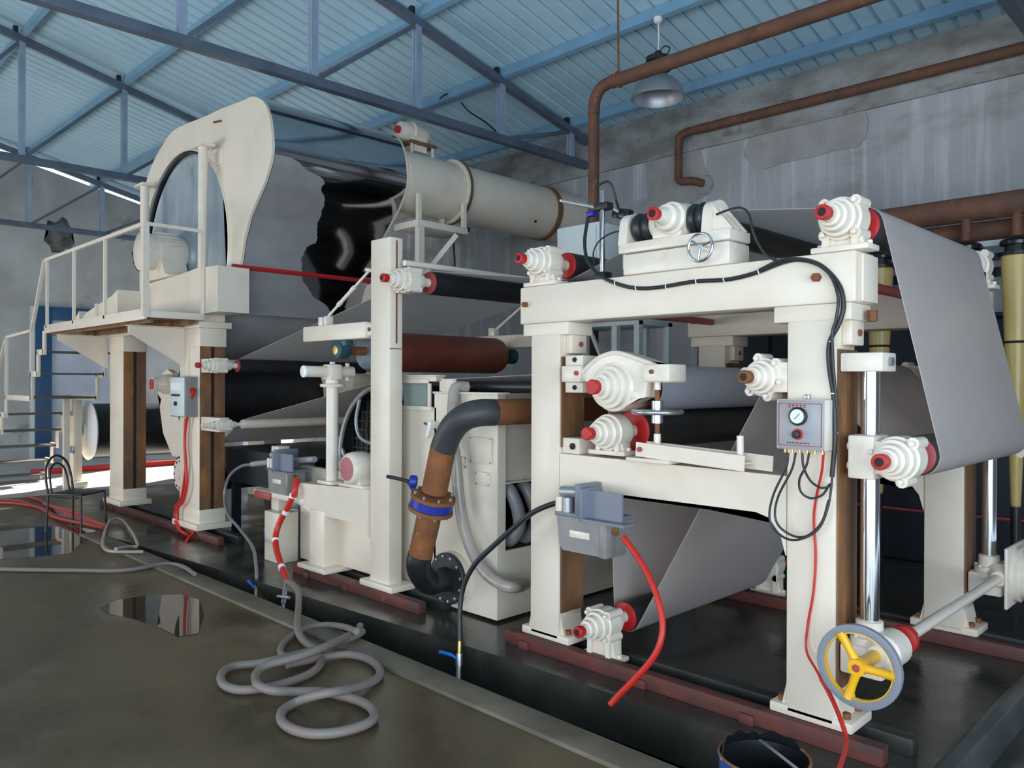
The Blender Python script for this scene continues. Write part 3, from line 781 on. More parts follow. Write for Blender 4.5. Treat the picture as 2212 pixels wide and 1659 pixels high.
# chrome sensor post with clamp on the top beam
b = P(1301, 588, Y=3.80)
px_ = b.x
zt = P(1301, 412, Y=3.80).z
t = thing('sensor_post', 'chrome post on the top beam with black clamp, sensor rod and edge sensor', 'sensor stand', (px_, 3.80, TB))
MB().cyl((px_, 3.80, TB + 0.04), (px_, 3.80, zt), 0.0155, None, 18).build('post', 'chrome', t)
MB().box(px_ - 0.035, px_ + 0.045, 3.76, 3.84, TB, TB + 0.06, 0.006).build('post_base', 'black', t)
zc = P(1301, 447, Y=3.80).z
MB().box(px_ - 0.045, px_ + 0.06, 3.765, 3.835, zc - 0.022, zc + 0.022, 0.008).build('clamp', 'black', t)
MB().tube([P(1214, 434, Y=3.78), P(1292, 449, Y=3.80)], 0.012, 10, 1).build('sensor_rod', 'alu', t)
MB().lathe(P(1214, 434, Y=3.78), ray(1200, 431) - ray(1290, 449), [(0, .007), (.015, .007)], 10).build('sensor_tip', 'white', t)
v0 = P(1345, 462, Y=3.9)
MB().obox(v0, (0.13, 0.06, 0.06), Matrix.Rotation(R(12), 3, 'Y'), 0.01).build('edge_sensor', 'black_gloss', t)
MB().obox(P(1278, 462, Y=3.82), (0.055, 0.05, 0.035), None, 0.008).build('sensor_knob', 'blue', t)
MB().tube([(px_ + 0.03, 3.83, zc), v0], 0.012, 8, 1).build('sensor_arm', 'alu', t)

# black cables: bundle on the beam and down the right column
def hose(name, pts, r, m, label, cat='hose', n=10, sub=6, parts=()):
    o = MB().tube(pts, r, n, sub).build(name, m)
    tag(o, label, cat)
    return o
yb = 3.645
hose('cable', [P(1270, 470, Y=3.76), P(1263, 520, Y=3.72), P(1268, 560, Y=3.70), P(1285, 585, Y=3.66), P(1300, 598, Y=yb), P(1330, 612, Y=yb), P(1370, 622, Y=yb), P(1420, 621, Y=yb), P(1500, 608, Y=yb), P(1570, 604, Y=yb), P(1630, 590, Y=yb), P(1690, 567, Y=yb), P(1730, 561, Y=yb), P(1775, 575, Y=yb), P(1812, 615, Y=yb), P(1822, 660, Y=yb), P(1812, 700, Y=3.64), P(1792, 740, Y=3.64), P(1791, 790, Y=3.64), P(1800, 850, Y=3.635), P(1803, 900, Y=3.63), P(1803, 960, Y=3.63), P(1797, 1030, Y=3.63)], 0.011, 'black', 'thick black cable bundle along the top beam and down the right column', 'cable')
cb_ = bpy.data.objects['cable']
for px2, py2 in ((1330, 612), (1375, 622), (1440, 619), (1505, 608), (1565, 604), (1640, 586), (1797, 738), (1800, 850), (1803, 935)):
    q_ = P(px2, py2, Y=yb if px2 < 1700 else 3.637)
    MB().torus(q_, (1, 0, 0.1) if px2 < 1700 else (0, 0, 1), 0.0125, 0.003, 14, 6).build('cable_tie', 'white', cb_)
hose('cable', [P(1640, 583, Y=3.63), P(1690, 561, Y=3.62), P(1745, 562, Y=3.625), P(1790, 590, Y=3.63), P(1810, 640, Y=3.63), P(1806, 690, Y=3.63), P(1798, 720, Y=3.625), P(1800, 790, Y=3.63), P(1808, 880, Y=3.63)], 0.007, 'black', 'thinner black cable looping beside the bundle at the beam end', 'cable')
hose('cable', [P(1548, 463, Y=3.66), P(1575, 453, Y=3.62), P(1600, 449, Y=3.61), P(1617, 462, Y=3.61), P(1627, 500, Y=3.61), P(1640, 530, Y=3.62), P(1660, 555, Y=3.63), P(1695, 568, Y=3.63)], 0.006, 'black', 'thin black air line from the right bellows to the beam bundle', 'cable')
hose('cable', [P(1345, 498, Y=3.68), P(1320, 504, Y=3.66), P(1295, 520, Y=3.68), P(1282, 545, Y=3.68), P(1284, 575, Y=3.66)], 0.005, 'black', 'thin black air line from the left bellows to the sensor post', 'cable')
hose('cable', [P(1292, 400, Y=3.86), P(1312, 392, Y=3.86), P(1324, 405, Y=3.88), P(1330, 430, Y=3.9), P(1336, 448, Y=3.9)], 0.007, 'black', 'black cable arching over the chrome sensor post', 'cable')
# loops hanging below the control box
yl = 3.55
hose('air_tube', [P(1703, 978, Y=yl), P(1698, 1010, Y=yl), P(1672, 1065, Y=yl), P(1662, 1110, Y=yl), P(1670, 1140, Y=yl), P(1700, 1164, Y=yl), P(1735, 1163, Y=yl), P(1770, 1140, Y=yl + .03), P(1790, 1090, Y=3.6), P(1798, 1030, Y=3.62)], 0.0055, 'black', 'outer black air tube looping low under the control box', 'air tube')
hose('air_tube', [P(1719, 978, Y=yl), P(1710, 1015, Y=yl), P(1682, 1070, Y=yl), P(1674, 1110, Y=yl), P(1684, 1138, Y=yl), P(1715, 1158, Y=yl + .015), P(1745, 1157, Y=yl + .02), P(1775, 1128, Y=yl + .05), P(1790, 1080, Y=3.61)], 0.0055, 'black', 'inner black air tube looping low under the control box', 'air tube')
hose('air_tube', [P(1733, 978, Y=yl), P(1736, 1010, Y=yl), P(1752, 1040, Y=yl), P(1775, 1054, Y=yl + .04), P(1792, 1050, Y=3.61)], 0.0055, 'black', 'short black air tube curving from the control box to the column', 'air tube')
hose('air_tube', [P(1748, 978, Y=yl), P(1742, 1005, Y=yl), P(1727, 1035, Y=yl), P(1730, 1062, Y=yl + .01), P(1750, 1076, Y=yl + .03), P(1775, 1070, Y=yl + .06), P(1793, 1045, Y=3.615)], 0.0055, 'black', 'black air tube with a tight round loop under the control box', 'air tube')
hose('air_tube', [P(1779, 978, Y=yl + .04), P(1775, 1020, Y=3.61), P(1764, 1070, Y=3.635), P(1758, 1120, Y=3.645), P(1762, 1200, Y=3.648), P(1757, 1280, Y=3.645), P(1745, 1350, Y=3.64), P(1742, 1405, Y=3.62), P(1765, 1450, Y=3.55), P(1795, 1505, Y=3.5), P(1818, 1560, Y=3.42), P(1828, 1600, Y=3.36), P(1820, 1640, Y=3.2), P(1800, 1690, Y=3.0)], [0.006] * 12 + [0.010] * 8, 'red_hose', 'orange red air hose running down the right column to the floor', 'hose')

# control box on the right column
t = thing('control_box', 'grey control box with pressure gauge and knob on the right column', 'control box', (-1.65, 3.6, 1.39))
MB().box(-1.765, -1.53, 3.545, 3.66, 1.39, 1.625, 0.006).build('case', 'cream_plain', t)
fpn = MB().box(-1.762, -1.533, 3.54, 3.546, 1.393, 1.622, 0.002).build('front_plate', 'panel_steel', t)
fr = MB()
for (a, b_, c_, d_) in ((-1.752, -1.543, 1.604, 1.6075), (-1.752, -1.543, 1.4085, 1.412), (-1.752, -1.7485, 1.41, 1.606), (-1.5465, -1.543, 1.41, 1.606)):
    fr.box(a, b_, 3.5385, 3.5405, c_, d_)
fr.build('red_border', 'red_dull', fpn)
g = MB()
for k in range(5):
    x = -1.705 + k * 0.0185
    g.box(x, x + 0.014, 3.5385, 3.5405, 1.597 - 0.001, 1.600); g.box(x + 0.005, x + 0.008, 3.5385, 3.5405, 1.585, 1.602); g.box(x + 0.001, x + 0.013, 3.5385, 3.5405, 1.588, 1.590)
g.build('red_lettering', 'red_dull', fpn)
g = MB()
for k in range(9):
    x = -1.71 + k * 0.0125
    g.box(x, x + 0.009, 3.5385, 3.5405, 1.421, 1.4235); g.box(x + 0.003, x + 0.005, 3.5385, 3.5405, 1.418, 1.427)
g.build('small_lettering', 'black', fpn)
gc = Vector((-1.652, 3.54, 1.547))
gg = MB().lathe(gc, (0, -1, 0), [(0, .042), (.018, .043), (.022, .040), (.020, .033)], 36).build('gauge', 'black', t)
MB().cyl(gc + Vector((0, -.018, 0)), gc + Vector((0, -.0205, 0)), 0.033, None, 32).build('dial', 'paper', gg)
MB().beam(gc + Vector((-.012, -.0215, -.014)), gc + Vector((.012, -.0215, .012)), 0.003, 0.002).build('needle', 'black', gg)
kc = Vector((-1.657, 3.54, 1.463))
kk = MB().lathe(kc, (0, -1, 0), [(0, .026), (.006, .025), (.007, .020)], 28).build('knob_collar', 'red', t)
MB().lathe(kc, (0, -1, 0), [(.006, .019), (.03, .017), (.032, .012)], 20).build('knob', 'black', kk)
cr = MB()
for x in (-1.752, -1.543):
    for z in (1.402, 1.613): cr.cyl((x, 3.54, z), (x, 3.536, z), 0.006, None, 10)
cr.build('screws', 'steel', t)
for k in range(6):
    MB().cyl((-1.735 + 0.036 * k, 3.575, 1.392), (-1.735 + 0.036 * k, 3.575, 1.372), 0.007, None, 8).build('fitting', 'brass', t)
MB().box(-1.672, -1.648, 3.64, 3.66, 1.62, 1.648, 0.003).build('hanger_tab', 'steel', t)

# ------------------------------------------------------------------ chrome screw posts, gear boxes, cross shaft, handwheel
def screw_post(y, label, near):
    x = -1.415
    t = thing('screw_post', label, 'screw post', (x, y, 0.36))
    MB().cyl((x, y, 0.56), (x, y, 1.84), 0.042, None, 28).build('post', 'chrome', t)
    MB().box(-1.516, -1.325, y - 0.10, y + 0.07, 1.755, 1.842, 0.008).build('top_bracket', 'cream_plain', t)
    MB().bolt((-1.325, y - 0.02, 1.8), (1, 0, 0), 0.022, 0.02).build('bolt', 'steel', t)
    b = MB().box(-1.475, -1.355, y - 0.115, y + 0.075, 1.265, 1.465, 0.012)
    for z in (1.32, 1.41): b.bolt((-1.475, y - 0.06, z), (-1, 0, 0), 0.018, 0.02)
    b.build('slide_block', 'cream_plain', t)
    gb = MB().lathe((x, y, 0.5), (0, 0, 1), [(0, .085), (.03, .085), (.035, .062), (.1, .06), (.105, .05)], 24)
    gb.box(-1.514, -1.32, y - 0.1, y + 0.1, 0.36, 0.5, 0.015)
    gb.lathe((-1.335, y - 0.13, 0.482), (0, 1, 0), [(0, .045), (.03, .06), (.06, .085), (.2, .085), (.23, .06), (.26, .05)], 26)
    for k in range(6):
        a = R(60 * k); gb.bolt((x + 0.074 * math.cos(a), y + 0.074 * math.sin(a), 0.53), (0, 0, 1), 0.010, 0.014)
    gb.build('gear_box', 'cream_plain', t)
    return t
screw_post(3.77, 'near chrome screw post with clamp bracket beside the right column', True)
screw_post(5.76, 'far chrome screw post with worm gear beside the far column', False)
t = thing('cross_shaft', 'long cream shaft with red coupling joining the two gear boxes', 'shaft', (-1.335, 4.8, 0.48))
MB().cyl((-1.335, 3.93, 0.482), (-1.335, 5.64, 0.482), 0.028, None, 18).build('shaft', 'cream_plain', t)
MB().lathe((-1.335, 3.95, 0.482), (0, 1, 0), [(0, .04), (.01, .066), (.045, .066), (.055, .045), (.11, .042)], 26).build('coupling', 'red', t)
hc = Vector((-1.342, 3.46, 0.482))
t = thing('handwheel', 'large handwheel with grey rim and three yellow spokes on the near gear box', 'handwheel', hc)
MB().lathe(hc, (0, 1, 0), [(-.013, .146), (-.016, .163), (-.013, .179), (.010, .180), (.012, .165), (.010, .146), (-.013, .146)], 56, False).build('rim', 'rim', t)
sp = MB().lathe(hc, (0, 1, 0), [(-.03, .018), (-.03, .036), (.03, .038), (.05, .03), (.19, .028)], 24)
sp.lathe(hc, (0, 1, 0), [(-.011, .1465), (-.013, .141), (.010, .141), (.012, .1465)], 56, False)
for a in (122, 0 - 2, 252):
    d = Vector((math.cos(R(a)), 0, math.sin(R(a))))
    sp.lathe(hc + d * 0.02, d, [(0, .021), (.06, .017), (.125, .021), (.132, .024)], 14)
sp.build('spokes', 'yellow', t)
MB().lathe(hc, (0, -1, 0), [(.028, .016), (.034, .016), (.035, .008)], 18).build('shaft_end', 'red_dull', t)
MB().torus(hc + Vector((0, -.031, 0)), (0, 1, 0), 0.012, 0.004, 20, 6).build('retaining_ring', 'red', t)
t = thing('drive_motor', 'cream drive motor with square flange on the far gear box at the right edge', 'motor', (-1.2, 5.9, 0.3))
MB().box(-1.30, -1.28, 5.62, 6.06, 0.3, 0.68, 0.008).build('flange', 'cream_plain', t)
m_ = MB().lathe((-1.28, 5.84, 0.49), (1, 0, 0), [(0, .17), (.03, .175), (.035, .15), (.32, .15), (.34, .13), (.36, .13)], 36)
m_.build('housing', 'cream_plain', t)
MB().torus((-1.302, 5.84, 0.49), (1, 0, 0), 0.165, 0.004, 44, 6).build('flange_groove', 'cab', t)
hose('power_cable', [(-1.2, 5.78, 0.32), (-1.1, 5.7, 0.18), (-0.95, 5.55, 0.06), (-0.7, 5.4, -0.14)], 0.014, 'red_hose', 'red power cable hanging from the far drive motor', 'cable')

# ------------------------------------------------------------------ slotted middle column, its cantilever arm, couch roll
t = thing('slotted_column', 'tall cream middle column with two slots in its side and a cantilever arm', 'machine frame', (-5.1, 3.7, 0.08))
c = MB().box(-5.235, -4.975, 3.64, 3.765, 0.12, 2.825, 0.012)
c.build('column', 'cream', t)
MB().box(-5.32, -4.89, 3.60, 3.83, 0.083, 0.13, 0.008).build('foot', 'cream', t)
for z0, z1 in ((2.56, 2.80), (2.0, 2.42)):
    MB().box(-4.98, -4.972, 3.695, 3.71, z0, z1).build('slot', 'rust', t)
MB().box(-4.978, -4.972, 3.64, 3.764, 1.955, 1.962).build('weld_line', 'rust_guide', t)
arm = MB().box(-6.27, -5.31, 3.64, 3.78, 2.05, 2.185, 0.012).build('arm', 'cream', t)
MB().box(-5.33, -5.23, 3.66, 3.76, 2.07, 2.17, 0.006).build('arm_joint', 'cream', t)
MB().bolt((-5.275, 3.66, 2.12), (0, -1, 0), 0.018, 0.01).build('bolt', 'rust', t)
a, b = P(705, 688, Y=3.70), P(796, 587, Y=3.70)
tb = MB().cyl(a, b, 0.012, None, 12)
d = (b - a)
for f in (0.3, 0.62): tb.cyl(a + d * f, a + d * (f + 0.06), 0.021, None, 12)
tb.cyl(a + d * 0.36, a + d * 0.62, 0.017, None, 12)
tb.build('turnbuckle', 'cream_plain', t)
e_ = MB().box(a.x - 0.07, a.x - 0.01, 3.66, 3.74, 2.185, 2.26, 0.006); e_.cyl((a.x - 0.1, 3.7, 2.24), (a.x + 0.05, 3.7, 2.24), 0.02, None, 12)
e_.box(a.x + 0.02, a.x + 0.05, 3.66, 3.74, 2.185, 2.265, 0.006)
e_.build('turnbuckle_lug', 'cream_plain', t)
MB().cyl((b.x - 0.03, 3.7, b.z + 0.02), (b.x + 0.12, 3.7, b.z - 0.01), 0.016, None, 10).build('turnbuckle_eye', 'cream_plain', t)
# lower bracket: beam and leg of the same frame
MB().prism([(-6.31, 0.61), (-6.31, 0.80), (-5.235, 0.845), (-5.235, 0.46), (-5.30, 0.52), (-5.36, 0.555), (-6.1, 0.56)], 'Y', 3.62, 3.78).build('lower_beam', 'cream', t)
MB().box(-6.1, -5.86, 3.61, 3.77, 0.12, 0.60, 0.01).build('leg', 'cream', t)
MB().box(-6.2, -5.76, 3.55, 3.83, 0.083, 0.122, 0.008).build('leg_foot', 'cream', t)
MB().box(-5.9, -5.235, 3.76, 3.78, 0.12, 0.55, 0.004).build('web_plate', 'cream', t)

t = thing('couch_roll', 'brown rubber couch roll with blue grey end under the cantilever arm', 'roll', (-5.74, 4.7, 1.96))
MB().lathe((-5.74, 3.98, 1.965), (0, 1, 0), [(0, .16), (.02, .178), (1.5, .178), (1.545, .165), (1.56, .14)], 44).build('roll_shell', 'brown_roll', t)
MB().lathe((-5.74, 3.99, 1.965), (0, -1, 0), [(0, .168), (.03, .165), (.05, .15), (.05, .05)], 40).build('end_casting', 'roll_end', t)
MB().cyl((-5.74, 3.97, 1.965), (-5.74, 3.66, 1.965), 0.038, None, 20).build('journal', 'rust', t)
MB().cyl((-5.74, 5.5, 1.965), (-5.74, 5.8, 1.965), 0.038, None, 20).build('journal', 'rust', t)
bh = MB().lathe((-5.74, 3.64, 1.965), (0, 1, 0), [(-.0, .062), (.01, .075), (.1, .075), (.12, .06)], 30)
bh.box(-5.86, -5.62, 3.66, 3.74, 2.0, 2.052, 0.006); bh.prism([(-5.83, 2.02), (-5.65, 2.02), (-5.68, 1.93), (-5.8, 1.93)], 'Y', 3.665, 3.735)
bh = bh.build('hanger_bearing', 'green', t)
MB().lathe((-5.74, 3.642, 1.965), (0, -1, 0), [(0, .036), (.006, .036), (.008, .02)], 22).build('bearing_cover', 'brass', bh)
bh = MB().lathe((-5.74, 5.66, 1.965), (0, 1, 0), [(0, .075), (.1, .075)], 24).build('hanger_bearing', 'green', t)
t = thing('far_slotted_column', 'far cream cantilever arm with turnbuckle beyond the brown roll', 'machine frame', (-5.5, 5.8, 0.0))
MB().box(-5.235, -4.975, 5.68, 5.80, 0.05, 2.825, 0.012).build('column', 'cream', t)
MB().box(-6.27, -5.235, 5.68, 5.80, 2.05, 2.185, 0.012).build('arm', 'cream', t)
MB().cyl((-6.0, 5.74, 2.24), (-5.2, 5.74, 2.7), 0.014, None, 12).build('turnbuckle', 'cream_plain', t)
MB().box(-6.06, -5.97, 5.70, 5.78, 2.185, 2.27, 0.006).build('turnbuckle_lug', 'cream_plain', t)

# cylinder mould: spoked wheel in dark mesh, its round bearing
MX, MZ = -5.55, 1.03
t = thing('cylinder_mould', 'large dark mesh cylinder mould with spoked end behind the middle column', 'cylinder', (MX, 4.7, MZ))
MB().lathe((MX, 3.99, MZ), (0, 1, 0), [(0, .635), (1.56, .635)], 64, False).build('mesh_shell', 'mesh', t)
MB().torus((MX, 3.975, MZ), (0, 1, 0), 0.632, 0.022, 72, 8).build('rim', 'alu', t)
gl = MB()
for k in range(-7, 8):
    w = math.sqrt(max(0.0, .6 ** 2 - (k * .08) ** 2))
    gl.beam((MX + k * .08, 4.06, MZ - w), (MX + k * .08, 4.06, MZ + w), 0.012, 0.012); gl.beam((MX - w, 4.066, MZ + k * .08), (MX + w, 4.066, MZ + k * .08), 0.012, 0.012)
gl.build('end_grid', 'mesh', t)
MB().cyl((MX, 4.1, MZ), (MX, 4.12, MZ), 0.61, None, 48).build('end_disc', 'hole', t)
for k in range(7):
    a0 = R(20 + k * 360 / 7)
    pts = []
    for i in range(6):
        rr = 0.1 + 0.52 * i / 5
        aa = a0 + 0.5 * math.sin(math.pi * i / 5)
        pts.append((MX + rr * math.cos(aa), 3.985, MZ + rr * math.sin(aa)))
    MB().tube(pts, 0.017, 8, 4).build('spoke', 'alu', t)
MB().cyl((MX, 3.95, MZ), (MX, 4.1, MZ), 0.11, None, 28).build('hub', 'alu', t)
t = thing('mould_bearing', 'round cream bearing with dull pink cap beside the middle column', 'bearing', (-5.45, 3.66, 0.845))
mb = MB().lathe((-5.45, 3.57, 0.995), (0, 1, 0), [(-.005, .098), (0, .112), (.02, .128), (.06, .136), (.15, .136), (.2, .12), (.3, .07), (.38, .05)], 40)
mb.prism([(-5.57, .86), (-5.33, .86), (-5.36, 1.0), (-5.54, 1.0)], 'Y', 3.62, 3.75); mb.box(-5.63, -5.27, 3.6, 3.77, .84, .868, .006)
mb.build('housing', 'cream_plain', t)
MB().lathe((-5.45, 3.566, 0.995), (0, -1, 0), [(0, .096), (.004, .096), (.006, .08)], 36).build('cap', mat('dull_pink_paint', (0.48, 0.16, 0.17), 0.6, col2=(0.4, 0.13, 0.14), scale=9), t)
t = thing('end_drum', 'pale grey drum end between the brown roll and the spoked mould', 'drum', (-5.30, 3.8, 1.55))
MB().lathe((-5.26, 3.84, 1.645), (0, 1, 0), [(0, .04), (.005, .09), (.03, .108), (.07, .112), (.1, .11)], 32).build('shell', 'cab', t)
MB().cyl((-5.235, 3.9, 1.645), (-5.235, 3.9, 1.5), 0.03, None, 12).build('stem', 'cream_plain', t)

# shower pipe on its stand pipe
t = thing('shower_stand', 'cream stand pipe with clamp carrying a horizontal shower pipe', 'pipe stand', (-5.76, 3.58, 0.83))
sp = P(695, 1052, Y=3.58)
st = MB().cyl((sp.x, 3.68, 0.83), (sp.x, 3.68, 1.70), 0.052, None, 24).build('stand_pipe', 'cream_plain', t)
MB().box(sp.x - 0.11, sp.x + 0.11, 3.6, 3.76, 0.83, 0.86, 0.006).build('base_flange', 'cream_plain', t)
MB().lathe((sp.x, 3.68, 1.655), (0, 0, 1), [(0, .10), (.025, .105), (.03, .06), (.07, .055)], 26).build('top_flange', 'cream_plain', t)
cl = MB().box(sp.x - 0.07, sp.x + 0.07, 3.62, 3.74, 1.715, 1.85, 0.02)
cl.bolt((sp.x, 3.68, 1.85), (0, 0, 1), 0.025, 0.02)
cl.build('clamp', 'cream_plain', t)
MB().cyl((sp.x, 3.40, 1.785), (sp.x, 3.88, 1.785), 0.048, None, 22).build('shower_pipe', 'cream_plain', t)
MB().lathe((sp.x, 3.398, 1.785), (0, 1, 0), [(0, .043), (.003, .05), (.02, .05)], 22).build('pipe_cap', 'white', t)
for y, s in ((3.83, 1), (3.83, -1)):
    MB().cyl((sp.x, y, 1.785), (sp.x, y, 1.785 + s * 0.075), 0.02, None, 12).build('nozzle', 'cream_plain', t)

# ------------------------------------------------------------------ vat
t = thing('vat', 'big cream painted vat tank with covers, windows and a dark hose recess', 'vat', (-5.0, 4.7, 0.02))
vb = MB()
vb.box(-6.75, -5.12, 3.90, 3.96, 0.02, 0.9); vb.box(-5.12, -4.68, 3.86, 3.94, 0.02, 1.505); vb.box(-5.12, -4.68, 3.86, 3.94, 1.705, 1.75)
vb.box(-4.70, -4.0, 3.86, 3.94, 0.98, 1.62); vb.box(-4.70, -4.0, 3.86, 3.94, 0.02, 0.98)
vb.build('front_wall', 'cream_vat', t)
eb = MB()
eb.box(-4.08, -4.0, 3.94, 5.58, 0.02, 0.50); eb.box(-4.14, -4.06, 3.74 + 0.2, 5.58, 0.98, 1.62); eb.box(-4.5, -4.42, 3.94, 5.58, 0.5, 0.98)
eb.prism([(-4.44, 0.98), (-4.0, 0.98), (-4.0, 0.5)], 'Y', 5.5, 5.58)
eb.build('end_wall', 'cream_vat', t)
MB().box(-4.44, -4.0, 3.92, 5.58, 0.975, 0.985).build('recess_top', 'cream_vat', t)
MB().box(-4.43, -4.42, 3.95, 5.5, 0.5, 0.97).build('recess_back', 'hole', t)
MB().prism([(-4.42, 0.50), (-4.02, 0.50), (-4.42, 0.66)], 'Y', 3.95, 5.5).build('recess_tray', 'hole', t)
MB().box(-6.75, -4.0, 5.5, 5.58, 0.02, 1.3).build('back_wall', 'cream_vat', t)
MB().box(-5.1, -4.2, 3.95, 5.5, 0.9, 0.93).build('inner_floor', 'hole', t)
MB().box(-5.1, -4.68, 4.05, 4.06, 1.40, 1.66).build('baffle', 'tarp', t)
fr = MB().box(-5.12, -4.765, 3.845, 3.862, 1.69, 1.725, 0.003); fr.box(-5.12, -4.72, 3.845, 3.862, 1.478, 1.512, 0.003); fr.box(-4.77, -4.735, 3.845, 3.862, 1.512, 1.69, 0.003)
fr.build('window_frame', 'cream_vat', t)
MB().box(-5.12, -4.83, 3.89, 3.894, 1.51, 1.70).build('window_glass', 'glass', t)
MB().box(-4.83, -4.77, 3.895, 3.90, 1.51, 1.70).build('window_gap', 'hole', t)
MB().box(-5.13, -4.66, 3.84, 3.94, 1.742, 1.755, 0.003).build('top_flange', 'cream_vat', t)
MB().box(-4.70, -3.98, 3.84, 3.96, 1.612, 1.628, 0.003).build('side_flange', 'cream_vat', t)
# dark roll and shiny trough seen over the lowered wall
MB().cyl((-4.66, 4.06, 1.668), (-3.55, 4.06, 1.668), 0.04, None, 20).build('dark_tube', 'black', t)
MB().box(-4.68, -3.5, 4.12, 4.15, 1.66, 1.70).build('trough_edge', 'grey_box', t)
for (px0, py0, px1, py1, nm) in ((950, 818, 984, 850, 'cover_plate'), (1015, 942, 1062, 1004, 'cover_plate'), (995, 985, 1008, 1012, 'cover_plate'), (1027, 1018, 1058, 1052, 'cover_plate')):
    a, b = P(px0, py0, Y=3.85), P(px1, py1, Y=3.85)
    m_ = MB().box(a.x, b.x, 3.846, 3.862, b.z, a.z, 0.003)
    cp = m_.build(nm, 'cream_vat', t)
    bt = MB()
    for x in (a.x + .012, b.x - .012):
        for z in (a.z - .012, b.z + .012): bt.bolt((x, 3.846, z), (0, -1, 0), 0.006, 0.004)
    bt.build('bolt_heads', 'rust_guide', cp, 'stuff')
sc = P(908, 1000, Y=3.85)
oc = P(938, 1005, Y=3.85); MB().box(oc.x - 0.17, oc.x - 0.02, 3.85, 3.862, oc.z - 0.12, oc.z + 0.18, 0.003).build('cover_plate', 'cream_vat', t)
cap_ = P(935, 918, Y=3.84)
k_ = MB().box(cap_.x - 0.022, cap_.x + 0.022, 3.80, 3.862, cap_.z - 0.025, cap_.z + 0.03, 0.008); k_.tube([(cap_.x, 3.81, cap_.z), (cap_.x - 0.005, 3.8, cap_.z - 0.06), (cap_.x - 0.025, 3.8, cap_.z - 0.1)], [0.018, 0.016, 0.008], 10, 4)
k_.build('sample_cock', 'white', t)
MB().cyl((cap_.x - 0.09, 3.83, cap_.z + 0.01), (cap_.x - 0.02, 3.83, cap_.z), 0.009, None, 10).build('cock_lever', 'rust', t)
MB().box(-6.36, -6.2, 3.86, 3.905, 0.03, 0.62, 0.006).build('side_panel', 'cream_vat', t)
MB().box(-6.34, -5.9, 3.84, 3.90, 0.16, 0.30, 0.006).build('side_panel', 'cab', t)
for k in range(3):
    y = 4.02 + 0.17 * k
    MB().tube([(-4.08, y, 0.95), (-4.02, y, 0.90), (-3.985, y + .03, 0.78), (-3.99, y + .05, 0.66), (-4.04, y + .03, 0.57), (-4.1, y + .02, 0.54)], 0.05, 12, 5).build('flex_hose', 'grey_flex', t)
    MB().cyl((-4.1, y, 0.955), (-4.03, y, 0.93), 0.035, None, 14).build('hose_fitting', 'chrome', t)

# rusty pulp pipe with butterfly valve
t = thing('pulp_pipe', 'thick rusty pipe with black elbow, blue butterfly valve and black blind flange on the vat', 'pipe', (-4.4, 3.6, 0.1))
YP = 3.46
pc = [P(x, y, Y=YP) for x, y in ((1060, 891), (958, 965), (943, 1050), (905, 1215))]
rp = 0.089
pr = P(1062, 891, Y=3.64)
MB().cyl((pr.x, pr.y, pr.z), (pr.x + 0.02, 5.3, pr.z), rp, None, 26).build('upper_run', 'rust', t)
el = [P(x, y, Y=k) for x, y, k in ((1066, 891, 3.665), (1058, 891, 3.625), (1036, 892, 3.55), (1008, 899, 3.49), (984, 917, 3.465), (968, 942, 3.46), (958, 968, 3.46))]
MB().tube(el, rp * 1.02, 22, 4).build('elbow', mat('black_elbow', (0.035, 0.036, 0.04), 0.5, col2=(0.055, 0.053, 0.052), scale=7, bump=0.2), t)
MB().cyl(pc[1], P(938, 1062, Y=YP), rp, None, 26).build('drop_pipe', 'rust', t)
ax = (P(938, 1062, Y=YP) - pc[1]).normalized()
v0 = P(937, 1068, Y=YP)
MB().lathe(v0, ax, [(0, rp), (.004, .155), (.028, .158), (.03, .155)], 40).build('flange', 'rust', t)
MB().lathe(v0 + ax * 0.032, ax, [(0, .14), (.002, .15), (.058, .15), (.06, .14)], 40).build('valve_body', 'blue', t)
MB().lathe(v0 + ax * 0.094, ax, [(0, .155), (.026, .158), (.03, rp)], 40).build('flange', 'rust', t)
bl = []
s_ = ax.cross(Vector((0, 1, 0))).normalized(); u_ = s_.cross(ax)
for k in range(8):
    a = R(22 + 45 * k)
    p_ = v0 + (s_ * math.cos(a) + u_ * math.sin(a)) * 0.132
    MB().cyl(p_ - ax * 0.015, p_ + ax * 0.14, 0.011, None, 8).build('flange_bolt', 'alu', t)
hd = P(884, 1040, Y=YP - 0.06)
MB().tube([v0 + ax * 0.06 + Vector((-0.13, 0, 0)), hd], 0.02, 10, 1).build('valve_stem', 'blue', t)
MB().lathe(hd + Vector((0.02, 0.02, 0)), (-0.6, -0.7, 0.1), [(-.03, .03), (-.02, .045), (.02, .045), (.03, .03)], 20).build('lever_head', 'blue', t)
MB().tube([hd, P(860, 1034, Y=YP - 0.1), P(836, 1029, Y=YP - 0.14)], 0.013, 10, 3).build('lever', 'black', t)
MB().cyl(v0 + ax * 0.12, P(908, 1200, Y=YP), rp * 0.96, None, 26).build('drop_pipe', 'rust', t)
MB().tube([P(908, 1198, Y=YP), P(904, 1216, Y=YP), P(908, 1236, Y=YP + .05), (-4.47, 3.62, .25), (-4.47, 3.70, .245), (-4.47, 3.80, .245)], rp, 20, 5).build('lower_elbow', 'black', t)
MB().lathe((-4.47, 3.785, 0.245), (0, 1, 0), [(0, .185), (.004, .19), (.03, .19)], 44).build('blind_flange', 'black', t)
MB().lathe((-4.47, 3.82, 0.245), (0, 1, 0), [(0, .19), (.02, .195), (.045, .195)], 44).build('vat_flange', 'cream_vat', t)
for k in range(12):
    a = R(30 * k + 10)
    MB().bolt((-4.47 + .165 * math.cos(a), 3.785, .245 + .165 * math.sin(a)), (0, -1, 0), 0.012, 0.012).build('flange_bolt', 'alu', t)

